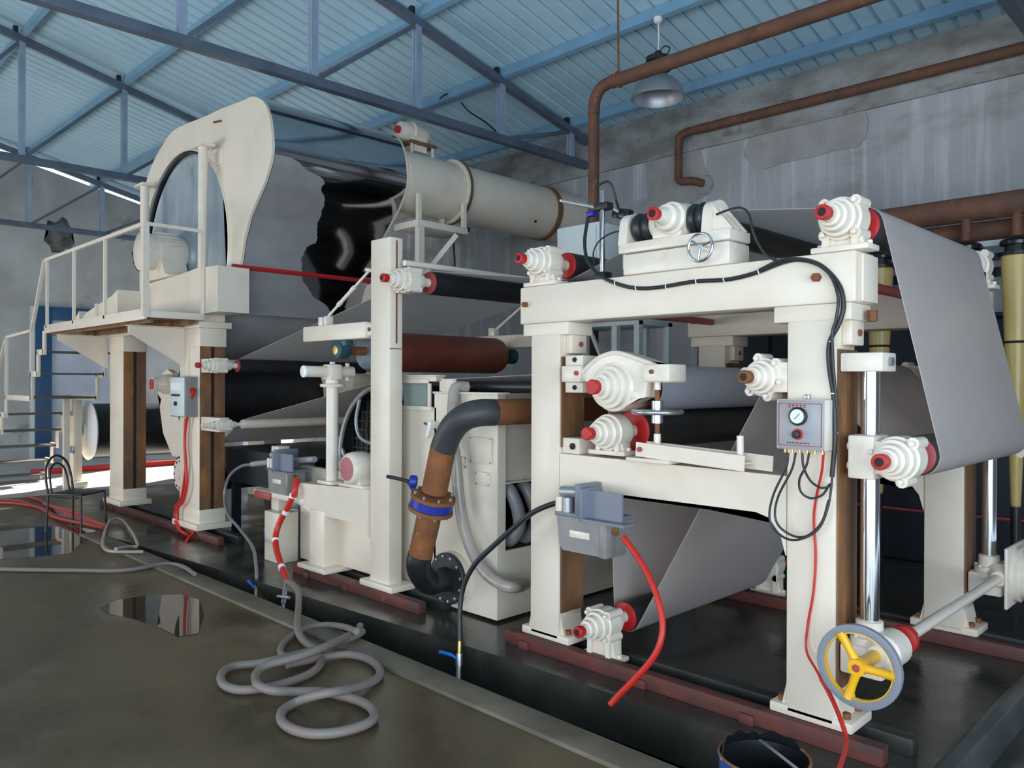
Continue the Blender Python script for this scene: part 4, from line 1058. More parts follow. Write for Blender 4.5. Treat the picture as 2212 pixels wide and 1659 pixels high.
hose('clear_hose', [P(1010, 836, Y=3.93), P(985, 838, Y=3.84), P(979, 870, Y=3.80), P(977, 940, Y=3.78), P(985, 1000, Y=3.77), P(992, 1080, Y=3.77), P(1003, 1140, Y=3.77), P(1022, 1195, Y=3.77), P(1050, 1238, Y=3.77), P(1085, 1263, Y=3.77), P(1115, 1268, Y=3.86), P(1135, 1262, X=-3.99)], 0.042, 'clear_hose', 'milky drain hose curving down the front of the vat', n=14)

# ------------------------------------------------------------------ lubricator boxes
def oil_box(x, y, z, s, label):
    t = thing('air_regulator', label, 'regulator', (x, y, z))
    def bx(a, b, c, d, e, f, bv=0.006): return MB().box(x + a * s, x + b * s, y + c * s, y + d * s, z + e * s, z + f * s, bv * s)
    MB().prism([(x + .0, z + .20 * s), (x + .36 * s, z + .20 * s), (x + .36 * s, z - .0), (x + .05 * s, z), (x + .02 * s, z + .03 * s)], 'Y', y, y + .17 * s).build('bowl', 'grey_box', t)
    bx(.325, .375, -.008, .18, -.005, .20).build('bowl_frame', 'grey_box', t)
    bx(.10, .25, -.004, .0, .085, .125, .002).build('label_strip', 'cream_plain', t)
    bx(-.01, .40, -.01, .2, .20, .225).build('lid', 'blue_grey', t)
    pb = bx(.16, .21, -.03, .2, .22, .40); pb.build('rib_plate', 'blue_grey', t)
    pb = bx(.25, .265, -.09, .1, .20, .385, .002); pb.box(x + .25 * s, x + .5 * s, y - .03 * s, y - .015 * s, z + .22 * s, z + .375 * s); pb.box(x + .25 * s, x + .56 * s, y - .09 * s, y - .0, z + .205 * s, z + .22 * s)
    pb.build('bracket', 'blue_grey', t)
    MB().cyl((x + .0, y + .05 * s, z + .335 * s), (x + .15 * s, y + .05 * s, z + .345 * s), .035 * s, None, 16).build('cylinder', 'alu', t)
    MB().cyl((x + .01, y + .02 * s, z + .225 * s), (x + .01, y + .02 * s, z + .31 * s), .03 * s, None, 14).build('regulator_knob', 'cream_plain', t)
    MB().cyl((x + .07 * s, y + .02 * s, z + .225 * s), (x + .07 * s, y + .02 * s, z + .31 * s), .035 * s, None, 14).build('filter_cup', 'alu', t)
    MB().cyl((x + .41 * s, y + .04 * s, z + .14 * s), (x + .375 * s, y + .07 * s, z + .17 * s), .018 * s, None, 10).build('outlet', 'brass', t)
    return t
oil_box(-3.12, 3.50, 0.715, 1.0, 'grey air regulator box hanging below the cross beam of the near stand')
hose('black_hose', [P(1222, 1083, Y=3.53), P(1190, 1090, Y=3.52), P(1150, 1108, Y=3.5), P(1110, 1140, Y=3.48), P(1065, 1180, Y=3.45), P(1025, 1220, Y=3.42), P(1002, 1265, Y=3.40), P(994, 1310, Y=3.38), P(993, 1350, Y=3.36), P(993, 1392, Y=3.34)], 0.017, 'black', 'black rubber hose from the regulator box sweeping down to the trench valve', n=10)
hose('red_hose', [P(1346, 1160, Y=3.54), P(1365, 1185, Y=3.53), P(1395, 1232, Y=3.5), P(1418, 1285, Y=3.46), P(1431, 1340, Y=3.43), P(1427, 1385, Y=3.40), P(1408, 1425, Y=3.38), P(1370, 1468, Y=3.36), P(1335, 1503, Y=3.34), P(1318, 1522, Y=3.32)], 0.017, 'red_hose', 'bright red hose bowing from the regulator box to the trench edge', n=12)
t = thing('trench_valve', 'small brass ball valve with blue lever standing in the trench', 'valve', P(991, 1460, Y=3.3))
v1, v2 = P(993, 1385, Y=3.335), P(990, 1460, Y=3.30)
MB().cyl(v1, v1 + (v2 - v1) * 0.35, 0.014, None, 12).build('hose_tail', 'brass', t)
MB().cyl(v1 + (v2 - v1) * 0.35, v1 + (v2 - v1) * 0.72, 0.024, None, 14).build('body', 'steel', t)
MB().cyl(v1 + (v2 - v1) * 0.72, v2 + (v2 - v1) * 0.9, 0.017, None, 12).build('nipple', 'alu', t)
w = v1 + (v2 - v1) * 0.5
MB().tube([w + Vector((0, -.02, 0)), P(975, 1415, Y=3.27), P(950, 1408, Y=3.26)], [0.008, 0.011, 0.012], 8, 3).build('lever', 'blue_handle', t)

# ------------------------------------------------------------------ dryer section: frame, cylinder, hood, duct
t = thing('dryer_stand', 'cream dryer frame of two rusty-sided columns and a long bearing beam', 'machine frame', (-9.8, 3.8, 0.0))
for (a, b) in ((-8.99, -8.46), (-11.27, -10.77)):
    MB().box(a, b, 3.66, 3.95, 0.1, 2.28, 0.014).build('column', 'cream', t)
    f = MB().box(a - 0.06, b + 0.07, 3.60, 4.0, 0.085, 0.15, 0.008); f.box(a - 0.0, b + 0.015, 3.655, 3.955, 0.14, 0.30, 0.01)
    f.build('foot', 'cream', t)
    g = MB()
    g.box(b - 0.004, b + 0.008, 3.665, 3.785, 0.30, 2.08); g.box(b - 0.004, b + 0.008, 3.825, 3.945, 0.30, 2.08)
    g.build('guide_face', 'rust_guide', t)
    MB().box(b - 0.003, b + 0.003, 3.785, 3.825, 0.30, 2.08).build('guide_slot', 'hole', t)
    MB().box(a, b + 0.02, 3.655, 3.955, 2.08, 2.28, 0.006).build('column_head', 'cream', t)
MB().box(-11.3, -8.40, 3.63, 4.0, 2.28, 2.35, 0.008).build('cap_plate', 'cream', t)
bb = MB().prism([(-11.2, 2.40), (-7.99, 2.43), (-7.99, 2.91), (-8.5, 2.93), (-9.0, 2.90), (-9.9, 2.88), (-10.15, 2.76), (-10.5, 2.66), (-11.2, 2.60)], 'Y', 3.645, 3.995)
bb.build('bearing_beam', 'cream', t)
MB().box(-10.9, -8.45, 3.7, 3.94, 2.35, 2.44).build('packing', 'cream', t)
for x in (-8.86, -11.35):
    MB().prism([(3.06, 2.30), (3.06, 2.22), (3.66, 1.86), (3.66, 2.30)], 'X', x - 0.012, x + 0.012).build('gusset', 'cream', t)
    MB().prism([(3.06, 2.30), (3.06, 2.29), (3.66, 2.29), (3.66, 2.30)], 'X', x - 0.07, x + 0.07).build('gusset_flange', 'cream', t)
MB().beam((-8.72, 3.655, 1.72), (-8.72, 3.655, 2.27), 0.03, 0.03).build('stiffener', 'cream', t)
# lift pillars for the hood
for x, zt in ((-8.66, 4.30), (-10.38, 4.16)):
    MB().cyl((x, 3.78, 2.85 if x > -9 else 2.65), (x, 3.78, zt), 0.052, None, 22).build('lift_pillar', 'cream_plain', t)
    MB().box(x - 0.14, x + 0.14, 3.70, 3.86, zt, zt + 0.03, 0.004).build('pillar_cap', 'cream_plain', t)

DX, DZ, DR = -9.6, 3.22, 1.25
t = thing('dryer_cylinder', 'huge steel dryer cylinder with blue grey head inside the stainless hood', 'cylinder', (DX, 4.8, DZ))
MB().cyl((DX, 4.02, DZ), (DX, 5.6, DZ), DR, None, 96, True).build('shell', 'dryer_steel', t)
MB().lathe((DX, 4.03, DZ), (0, -1, 0), [(0, 1.235), (.02, 1.235), (.03, 1.19), (.02, 1.17), (.01, 0.9), (.03, 0.55), (.06, 0.3), (.1, 0.28)], 80).build('head', 'dryer_head', t)
jb = MB().lathe((DX, 3.95, DZ), (0, -1, 0), [(0, .12), (.02, .20), (.1, .22), (.3, .235), (.34, .24), (.345, .21), (.46, .225), (.5, .225), (.51, .20)], 44)
jb.prism([(DX - .3, 2.92), (DX + .3, 2.92), (DX + .17, 3.14), (DX - .17, 3.14)], 'Y', 3.62, 3.9); jb.box(DX - .4, DX + .4, 3.6, 3.92, 2.90, 2.94, .01)
jb = jb.build('journal_bearing', 'cream_plain', t)
for k in range(6):
    a = R(20 + 28 * k)
    MB().obox((DX + .238 * math.cos(a), 3.72, DZ + .238 * math.sin(a)), (0.02, .22, .02), Matrix.Rotation(-a, 3, 'Y'), .004).build('cooling_rib', 'cream_plain', jb)
MB().cyl((DX, 4.0, DZ), (DX, 3.9, DZ), .19, None, 36).build('journal', 'hole', t)
MB().cyl((DX, 5.6, DZ), (DX, 5.95, DZ), .2, None, 30).build('far_journal', 'cream_plain', t)
t = thing('added_black_roll', 'wide black rubber roll added to fill the dark gap below the dryer cylinder', 'roll', (-9.55, 4.8, 1.5))
MB().cyl((-9.55, 4.0, 1.52), (-9.55, 5.62, 1.52), 0.41, None, 56).build('roll_shell', 'black', t)  # roll added to cover the bright doorway and keep this gap black
MB().cyl((-9.55, 3.82, 1.52), (-9.55, 4.0, 1.52), 0.09, None, 24).build('journal', 'black', t)
t = thing('dark_fill_tray', 'dark tray added to fill the black gap under the felt between the dryer frame and the vat', 'tray', (-8.2, 4.75, 0.3))
MB().prism([(-9.0, .93), (-6.9, .93), (-6.9, .9), (-7.1, 0.55), (-8.8, 0.55), (-9.0, .9)], 'Y', 4.15, 5.5).build('tray', 'tarp', t)  # near-black tray added so the space under the felt stays dark
for x in (-8.7, -7.2):
    for y in (4.2, 5.45): MB().box(x - .04, x + .04, y - .04, y + .04, 0.0, .56).build('leg', 'tarp', t)
t = thing('far_dryer_stand', 'far dryer frame columns hidden behind the added black roll', 'machine frame', (-9.8, 5.8, 0))
for (a, b) in ((-8.99, -8.46), (-11.27, -10.77)):
    MB().box(a, b, 5.62, 5.9, 0.0, 2.4, 0.01).build('column', 'cream', t)
MB().box(-11.2, -7.99, 5.6, 5.92, 2.4, 2.9, .01).build('bearing_beam', 'cream', t)

hood_px = [(512, 600), (523, 565), (530, 516), (543, 466), (555, 438), (566, 413), (575, 392), (581, 372), (587, 352), (590, 332), (591, 314), (590, 296), (588.5, 277), (586, 258), (582, 242), (577, 228), (571, 219), (563, 213), (555, 210), (548, 209), (539, 212), (528, 218), (482, 235), (442, 254), (420, 262), (401, 270), (386, 277), (373, 286), (361, 301), (351, 319), (341, 335), (333, 352), (326, 369), (320, 387), (314, 415), (309, 450), (306, 500), (304, 560)]
ho = [(P(a, b, Y=3.95).x, P(a, b, Y=3.95).z) for a, b in hood_px]
ho = [p for p in ho if p[1] > 2.7]
RI = 1.262
inner = []
for k in range(33):
    a = R(-18 + (216) * k / 32)
    inner.append((DX + RI * math.cos(a), DZ + RI * math.sin(a)))
plate = ho + [(ho[-1][0], inner[-1][1])] + inner[::-1]
t = thing('dryer_hood', 'stainless steel drying hood with cream horn shaped end plates', 'hood', (DX, 4.8, 2.8))
MB().prism(plate, 'Y', 3.935, 3.965).build('end_plate', 'cream', t)
MB().prism(plate, 'Y', 5.64, 5.67).build('end_plate', 'cream', t)
shp = [(p[0] - 0.0, p[1]) for p in ho]
xs0, zs0 = ho[0]
low = [(-8.33, 2.45), (-8.27, 2.62)]
hs = MB().strip(low + ho, 3.966, 5.638, 0.006).build('hood_sheet', 'hood_steel', t)
edge = [(590, 330), (620, 336), (645, 347), (666, 369), (690, 377), (706, 395), (695, 406), (703, 430), (700, 451), (687, 483), (687, 507), (685, 525), (666, 533), (653, 557), (656, 605), (677, 639), (706, 660), (719, 677), (740, 740)]
def to_px(v):
    c = CAM_ROT.transposed() @ (Vector(v) - Vector((0, 0, CAM_H)))
    return CX - FPX * c.x / c.z, CY + FPX * c.y / c.z
def edge_x(y):
    for (xa, ya), (xb, yb_) in zip(edge, edge[1:]):
        if ya <= y <= yb_: return xa + (xb - xa) * (y - ya) / (yb_ - ya)
    return None
full = low + ho
dense = []
for (xa, za), (xb, zb) in zip(full, full[1:]):
    n_ = max(1, int(math.hypot(xb - xa, zb - za) / .03))
    dense += [(xa + (xb - xa) * k / n_, za + (zb - za) * k / n_) for k in range(n_)]
fm = MB(); prev = None
for (x, z) in dense:
    if z > 4.3 or x < -8.4: continue
    ye = None
    for k in range(82):
        y = 3.972 + 1.64 * k / 81
        u_, v_ = to_px((x + .004, y, z))
        ex = edge_x(v_)
        if ex is None or u_ > ex: break
        ye = y
    if ye is None: continue
    cur = [fm.bm.verts.new((x + .0035, 3.972, z - .0)), fm.bm.verts.new((x + .0035, ye, z)), fm.bm.verts.new((x + .0015, ye, z)), fm.bm.verts.new((x + .0015, 3.972, z))]
    if prev:
        for k in range(4): fm.bm.faces.new((prev[k], prev[(k + 1) % 4], cur[(k + 1) % 4], cur[k]))
    prev = cur
fm.build('protective_film', 'film', t)
rimp = [Vector((p[0], 3.95, p[1])) for p in ho]
MB().tube([Vector((DX + (RI + .0) * math.cos(R(a)), 3.93, DZ + RI * math.sin(R(a)))) for a in range(-15, 196, 6)], 0.012, 8, 1).build('inner_rim', 'cream_plain', t)
MB().tube([Vector((DX + (RI - .02) * math.cos(R(a)), 3.975, DZ + (RI - .02) * math.sin(R(a)))) for a in range(70, 196, 6)], 0.022, 8, 1).build('seal_strip', 'black', t)
v = P(470, 262, Y=3.93)
MB().beam(v + Vector((-.1, 0, .012)), v + Vector((.1, 0, -.02)), .02, .02).build('weld_tab', 'rust_guide', t)
MB().box(-8.66 - .05, -8.66 + .18, 3.92, 3.94, 4.12, 4.28, .005).build('lift_lug', 'cream_plain', t)

# exhaust duct
t = thing('exhaust_duct', 'fat cream exhaust duct running from the hood into the grey wall', 'duct', (-7.72, 7.4, 3.7))
AX, AZ, AR = -7.72, 4.13, 0.365
MB().lathe((AX, 5.68, AZ), (0, 1, 0), [(0, AR), (.86, AR)], 48).build('fan_section', 'cream', t)
for y0, y1 in ((6.6, 8.28), (8.34, 8.99)):
    MB().lathe((AX, y0, AZ), (0, 1, 0), [(0, AR), (y1 - y0, AR)], 48).build('duct_section', 'cream', t)
for y, m in ((6.55, 'cream'), (6.595, 'rust_guide')):
    MB().lathe((AX, y, AZ), (0, 1, 0), [(0, AR + .005), (.002, AR + .045), (.03, AR + .045), (.032, AR + .005)], 48).build('flange', m, t)
MB().lathe((AX, 8.26, AZ), (0, 1, 0), [(0, AR), (.002, AR + .025), (.08, AR + .025), (.082, AR)], 48).build('flange', 'rust_guide', t)
MB().cyl((AX + .30, 7.86, AZ - .22), (AX + .31, 7.86, AZ - .23), .018, None, 12).build('test_hole', 'hole', t)
mo = MB().lathe((AX + .02, 5.82, 4.74), (0, 1, 0), [(-.06, .05), (-.055, .10), (.0, .115), (.1, .115), (.11, .13), (.13, .13), (.14, .115), (.3, .115), (.36, .08)], 30)
mo.box(AX - .09, AX + .13, 5.9, 6.1, 4.5, 4.68)
mo = mo.build('fan_motor', 'cream_plain', t)
MB().cyl((AX + .02, 5.72, 4.74), (AX + .02, 5.79, 4.74), .045, None, 18).build('shaft_cap', 'red', mo)
MB().cyl((AX + .02, 5.775, 4.74), (AX + .02, 5.79, 4.74), .085, None, 22).build('pulley', 'black', mo)
MB().box(AX - .14, AX + .18, 5.82, 6.22, 4.575, 4.61, .004).build('motor_plate', 'rust_guide', t)
for x in (AX - .1, AX + .14):
    for y in (5.86, 6.18): MB().box(x - .012, x + .012, y - .012, y + .012, 4.42, 4.6).build('motor_leg', 'cream_plain', t)
br = MB()
MB().box(-7.75, -7.28, 5.72, 6.5, 3.52, 3.60, .006).build('bracket_shelf', 'cream_plain', t)
for x, y in ((-7.3, 5.75), (-7.3, 6.45), (-7.72, 6.45)):
    MB().box(x - .025, x + .025, y - .025, y + .025, 3.6, 3.9).build('bracket_upright', 'cream_plain', t)
MB().beam((-7.32, 6.35, 3.5), (-7.7, 5.85, 2.7), .07, .06).build('bracket_brace', 'cream_plain', t)
MB().box(-7.36, -7.28, 5.74, 5.82, 2.4, 3.52).build('bracket_leg', 'cream_plain', t)
hv = P(985, 497, Y=6.6)
tag(MB().tube([P(948, 493, Y=6.5), P(990, 497, Y=6.6), P(1015, 495, Y=6.7)], 0.03, 8, 2).tube([P(978, 500, Y=6.6), P(982, 560, Y=6.6), P(983, 600, Y=6.6)], .012, 6, 1).build('pull_switch', 'black'), 'black lever switch hanging below the duct bracket', 'switch')

# ------------------------------------------------------------------ platform, guard rail, stair
t = thing('access_platform', 'cream steel platform with open guard rail beside the hood', 'platform', (-10, 3.3, 2.35))
MB().box(-11.8, -8.3, 3.03, 3.63, 2.36, 2.385).build('deck', 'rust_guide', t)
MB().box(-11.8, -8.3, 3.02, 3.05, 2.33, 2.44, .004).build('edge_angle', 'cream_plain', t)
MB().box(-8.32, -8.285, 3.05, 3.63, 2.35, 2.42, .004).build('edge_angle', 'cream_plain', t)
MB().box(-11.83, -11.8, 3.02, 3.63, 2.33, 2.44, .004).build('edge_angle', 'cream_plain', t)
MB().box(-11.78, -8.35, 3.1, 3.13, 2.30, 2.36).box(-11.78, -8.35, 3.5, 3.53, 2.30, 2.36).build('joists', 'rust_guide', t, 'stuff')
zr = 3.30
for pxv in (102, 160, 227):
    x = P(pxv, 620, Y=3.035).x
    MB().box(x - .022, x + .022, 3.02, 3.05, 2.40, zr - .0).build('rail_post', 'cream_plain', t)
MB().box(-8.33, -8.27, 3.0, 3.06, 2.36, zr + .0).build('rail_post', 'cream_plain', t)
MB().box(-8.33, -8.29, 3.60, 3.64, 2.36, zr).build('rail_post', 'cream_plain', t)
MB().beam((-11.8, 3.035, zr), (-8.3, 3.035, zr), .04, .04).build('top_rail', 'cream_plain', t)
MB().beam((-8.3, 3.035, zr), (-8.3, 3.64, zr), .035, .035).build('top_rail', 'cream_plain', t)
t = thing('gear_cover', 'sloping cream gear cover with dark fittings on the platform', 'cover', (-10.8, 3.4, 2.385))
MB().prism([(-11.35, 2.385), (-9.9, 2.385), (-9.9, 2.78), (-10.1, 2.72), (-10.4, 2.68), (-11.0, 2.58), (-11.25, 2.5)], 'Y', 3.30, 3.62).build('cover', 'cream', t)
MB().box(-10.22, -9.98, 3.26, 3.3, 2.42, 2.50, .01).build('switch', 'black', t)
MB().cyl((-10.3, 3.25, 2.43), (-10.3, 3.3, 2.43), .035, None, 14).build('fitting', 'black', t)
MB().box(-11.5, -11.3, 3.28, 3.40, 2.39, 2.43, .01).build('fitting', 'black', t)
MB().cyl((-11.46, 3.2, 2.39), (-11.46, 3.2, 2.46), .05, None, 14).build('fitting', 'white', t)
MB().box(-10.62, -10.56, 3.27, 3.3, 2.39, 2.66).build('strap', 'cream_plain', t)
MB().prism([(-11.75, 2.46), (-11.6, 2.50), (-11.4, 2.62), (-11.35, 2.385), (-11.6, 2.385)], 'Y', 3.32, 3.45).build('nose', 'cream_plain', t)

t = thing('stair', 'cream steel stair with open treads, landing and handrail at far left', 'stair', (-13.5, 3.45, 0.012))
tr = [(-11.8, -12.1, 2.10), (-12.08, -12.42, 1.81), (-12.40, -13.8, 1.47), (-13.78, -14.1, 1.20), (-14.06, -14.4, .93), (-14.36, -14.7, .66), (-14.66, -15.0, .39), (-14.96, -15.3, .13)]
zprev = 2.36
for (xa, xb, z) in tr:
    nm = 'landing' if xa - xb > 1 else 'tread'
    MB().box(xb, xa, 3.04, 3.86, z - .025, z).build(nm, 'tread', t)
    for y in (3.02, 3.86):
        MB().box(xb, xa + .02, y - .02, y + .02, z - .055, z + .02, .004).build('stringer_step', 'cream_plain', t)
        MB().box(xa - .03, xa + .025, y - .02, y + .02, z - .05, zprev, .004).build('stringer_riser', 'cream_plain', t)
    zprev = z
zl = 1.47
MB().box(-12.43, -12.39, 3.0, 3.04, zl, zl + .92).build('rail_post', 'cream_plain', t)
MB().box(-13.8, -13.76, 3.0, 3.04, zl, zl + .88).build('rail_post', 'cream_plain', t)
MB().beam((-12.41, 3.02, zl + .92), (-13.78, 3.02, zl + .88), .04, .04).build('hand_rail', 'cream_plain', t)
MB().beam((-11.8, 3.02, zr), (-12.41, 3.02, zl + .92), .04, .04).build('hand_rail', 'cream_plain', t)
MB().beam((-13.78, 3.02, zl + .88), (-15.3, 3.02, .13 + .88), .04, .04).build('hand_rail', 'cream_plain', t)
MB().box(-15.2, -15.16, 3.0, 3.04, .13, 1.07).build('rail_post', 'cream_plain', t)
for y in (3.02, 3.86): MB().box(-15.3, -15.26, y - .02, y + .02, .012, .15).build('foot', 'cream_plain', t)
for y in (3.8,):
    MB().box(-13.7, -13.62, y - .04, y + .04, .0, 1.43).build('landing_leg', 'cream_plain', t)

# ------------------------------------------------------------------ things round the dryer frame columns
t = thing('switch_panel', 'grey switch box on the side of the dryer frame column', 'control box', (-8.69, 3.58, 1.32))
MB().box(-8.90, -8.50, 3.52, 3.66, 1.31, 1.75, .006).build('case', 'grey_box', t)
MB().box(-8.89, -8.51, 3.514, 3.521, 1.32, 1.74, .002).build('front_plate', 'cab', t)
MB().box(-8.85, -8.57, 3.508, 3.515, 1.60, 1.68).build('white_lettering', 'white', t)
MB().box(-8.84, -8.62, 3.508, 3.515, 1.535, 1.56).build('dark_slot', 'black', t)
MB().cyl((-8.72, 3.515, 1.455), (-8.72, 3.495, 1.455), .025, None, 14).build('knob', 'black', t)
MB().cyl((-8.50, 3.60, 1.60), (-8.47, 3.60, 1.60), .03, None, 14).build('cable_gland', 'red', t)
yy = 3.6
hose('red_cable', [(-8.46, 3.60, 1.60)] + [P(x, y, Y=3.60) for x, y in ((410, 880), (400, 930), (400, 990), (404, 1040), (396, 1080), (383, 1100), (385, 1130), (397, 1150), (418, 1150))] + [P(405, 1165, Y=3.5), P(397, 1190, Y=3.35)], 0.016, 'red_hose', 'orange red cable hanging down the dryer frame column from the grey switch box', 'cable')
hose('red_cable', [P(401, 905, Y=3.62)] + [P(x, y, Y=3.62) for x, y in ((399, 960), (401, 1010), (392, 1075), (380, 1095), (379, 1120))] + [P(388, 1145, Y=3.56), P(404, 1155, Y=3.54)], 0.016, 'red_hose', 'second red cable beside it at the foot of the dryer frame column', 'cable')
t = thing('doctor_arm', 'cream swing arm casting with red cap left of the grey switch box', 'arm', (-9.6, 3.9, 0.6))
AY = 4.05
pa = [(352, 805), (362, 798), (372, 806), (378, 830), (400, 850), (402, 900), (400, 990), (372, 985), (352, 935), (345, 880), (348, 862), (340, 850), (345, 835)]
q = [P(a, b, Y=AY) for a, b in pa]
MB().prism([(v.x, v.z) for v in q], 'Y', AY, AY + .07).build('arm_plate', 'cream_plain', t)
v = P(336, 830, Y=AY - .16)
hb = MB().lathe((v.x + .1, AY, v.z), (0, -1, 0), [(0, .13), (.12, .12), (.16, .09), (.24, .085)], 28).build('bearing_housing', 'cream_plain', t)
MB().lathe((v.x + .1, AY - .24, v.z), (0, -1, 0), [(0, .07), (.012, .07)], 24).build('shaft_cap', 'red_dull', hb)
v = P(392, 1025, Y=4.0)
MB().cyl((v.x, 4.0, v.z), (v.x, 5.5, v.z), .235, None, 44).build('touch_roll', 'black', t)
MB().lathe((v.x, 3.99, v.z), (0, -1, 0), [(-.02, .2), (.01, .2), (.02, .06), (.04, .05)], 36).build('roll_end', 'cream_plain', t)
for k in range(12):
    a = R(30 * k)
    MB().bolt((v.x + .165 * math.cos(a), 3.98, v.z + .165 * math.sin(a)), (0, -1, 0), .016, .01).build('bolt', 'hole', t)

# bent-wire chair
ch = P(170, 1145, Z=0.0)
cx, cy_ = ch.x, ch.y - .02
t = thing('metal_chair', 'black metal chair with round hooped back near the far end of the trench', 'chair', (cx, cy_, 0))
def cp(u, w, z):   # u along the seat width (image right), w depth
    du, dw = Vector((.80, .60, 0)), Vector((-.60, .80, 0))
    return Vector((cx, cy_, z)) + du * u + dw * w
sw, sd, sh_ = .20, .20, .43
MB().obox((cx, cy_, sh_), (.42, .42, .025), Matrix.Rotation(R(37), 3, 'Z'), .008).build('seat', 'black', t)
for u in (-sw, sw):
    for w in (-sd, sd):
        MB().cyl(cp(u, w, sh_), cp(u * 1.08, w * 1.08, .012), .013, None, 10).build('leg', 'black', t)
bx_ = -sw
hoop = [cp(-sw, -sd, sh_), cp(-sw - .03, -sd, .62), cp(-sw - .05, -sd * .75, .77), cp(-sw - .06, 0, .85), cp(-sw - .05, sd * .75, .77), cp(-sw - .03, sd, .62), cp(-sw, sd, sh_)]
MB().tube(hoop, .013, 10, 6).build('outer_hoop', 'black', t)
hoop = [cp(-sw, -sd * .7, sh_), cp(-sw - .03, -sd * .68, .60), cp(-sw - .045, -sd * .5, .71), cp(-sw - .055, 0, .76), cp(-sw - .045, sd * .5, .71), cp(-sw - .03, sd * .68, .60), cp(-sw, sd * .7, sh_)]
MB().tube(hoop, .011, 10, 6).build('inner_hoop', 'black', t)
MB().tube([cp(-sw + .03, -sd, .40), cp(sw - .03, -sd, .40)], .01, 8, 1).build('stretcher', 'black', t)

# reel stand beyond the stair
t = thing('reel_stand', 'cream reel stand with large white disc and black drum beyond the stair', 'machine frame', (-13.9, 4.1, 0.012))
MB().box(-14.05, -13.75, 3.93, 4.06, .012, 1.42, .015).build('post', 'cream', t)
MB().box(-14.2, -13.6, 3.91, 4.1, .012, .1, .01).build('foot', 'cream', t)
MB().lathe((-13.9, 4.2, .90), (0, -1, 0), [(0, .47), (.02, .48), (.05, .40), (.07, .12), (.1, .1)], 44).build('disc', 'white', t)
MB().cyl((-13.9, 4.21, .90), (-13.9, 6.0, .90), .43, None, 44).build('reel_drum', 'black', t)
MB().cyl((-13.9, 4.0, .90), (-13.9, 4.2, .90), .05, None, 14).build('shaft', 'steel', t)
hb = MB().lathe((-13.9, 3.95, .90), (0, -1, 0), [(0, .10), (.03, .095), (.04, .05)], 22).build('bearing_housing', 'cream_plain', t)
MB().cyl((-13.9, 3.915, .90), (-13.9, 3.90, .90), .045, None, 14).build('shaft_cap', 'red', hb)
MB().box(-13.95, -13.72, 3.91, 3.935, .55, .66, .008).build('bracket', 'steel', t)
tag(MB().box(-16.1, -16.0, 3.9, 7.6, .012, .11, .01).build('floor_beam', 'red'), 'thin red beam lying across the sunlit floor beyond the stair', 'beam')

# small stand between dryer frame and vat with its own regulator
t = thing('side_stand', 'short pale stand with cream shelf left of the striped red hose', 'stand', (-6.85, 3.75, 0.0))
MB().box(-7.0, -6.72, 3.66, 3.86, .0, .47, .008).build('post', 'cream_vat', t)
MB().box(-7.1, -6.2, 3.60, 3.86, .62, .67, .006).build('shelf', 'cream_plain', t)
MB().box(-7.02, -6.88, 3.74, 3.86, .47, 1.08, .006).build('upright', 'cream_plain', t)
MB().box(-7.05, -6.75, 3.58, 3.605, .60, .665, .004).build('end_plate', 'red_dull', t)
o2 = oil_box(-6.86, 3.62, 0.672, 1.0, 'grey air regulator box on the low shelf beside the striped red hose')
hose('grey_pipe', [P(x, y, Y=3.72) for x, y in ((545, 1003), (570, 1000), (610, 997), (680, 992))], 0.028, 'panel_steel', 'slim grey pipe lying above the low regulator box', 'pipe', sub=3)
hose('black_hose', [P(548, 1003, Y=3.72), P(520, 1008, Y=3.75), P(495, 1030, Y=3.8), P(485, 1070, Y=3.8), P(492, 1110, Y=3.7), P(520, 1145, Y=3.6), P(545, 1180, Y=3.45), P(553, 1220, Y=3.32), P(555, 1262, Y=3.24)], 0.016, 'grey_flex', 'dark hose looping from the slim grey pipe down to a trench valve', n=8)
hose('blue_pipe', [(-8.2, 4.3, .035), (-7.6, 4.6, .035), (-7.0, 4.9, .035)], 0.035, 'blue_handle', 'bright blue pipe low in the dark behind the red rail', 'pipe', sub=2)
t = thing('trench_valve', 'small brass valve at the trench end of the dark looping hose', 'valve', P(554, 1290, Y=3.2))
v1, v2 = P(555, 1255, Y=3.24), P(553, 1288, Y=3.2)
MB().cyl(v1, v2, .018, None, 12).build('body', 'brass', t); MB().cyl(v2, v2 + (v2 - v1) * .8, .022, None, 12).build('nipple', 'alu', t)
MB().tube([v1 + (v2 - v1) * .6, P(535, 1254, Y=3.15)], .011, 8, 1).build('lever', 'blue_handle', t)
# striped red hose
yy = 3.56
sp_ = [P(641, 1035, Y=3.60), P(636, 1062, Y=3.56), P(622, 1095, Y=3.54), P(606, 1125, Y=3.52), P(596, 1155, Y=3.48), P(597, 1185, Y=3.42), P(606, 1215, Y=3.36), P(615, 1240, Y=3.30), P(622, 1257, Y=3.26)]
h_ = hose('red_hose', sp_, .027, 'red_hose', 'thick red hose banded with white clamps left of the vat', n=12)
for px_, py_, k in ((632, 1071, 3.553), (617, 1106, 3.535), (595, 1168, 3.455), (609, 1226, 3.33)):
    c_ = P(px_, py_, Y=k)
    pth = sp_
    i = min(range(len(sp_) - 1), key=lambda j: (sp_[j] - c_).length)
    d_ = (sp_[min(i + 1, len(sp_) - 1)] - sp_[max(i - 1, 0)]).normalized()
    MB().cyl(c_ - d_ * .02, c_ + d_ * .02, .030, None, 14).build('clamp', 'white', h_)
t = thing('trench_valve', 'grey steel tap joining the striped red hose to the grey floor hose', 'valve', P(613, 1310, Y=3.1))
v1, v2 = P(618, 1258, Y=3.24), P(612, 1305, Y=3.12)
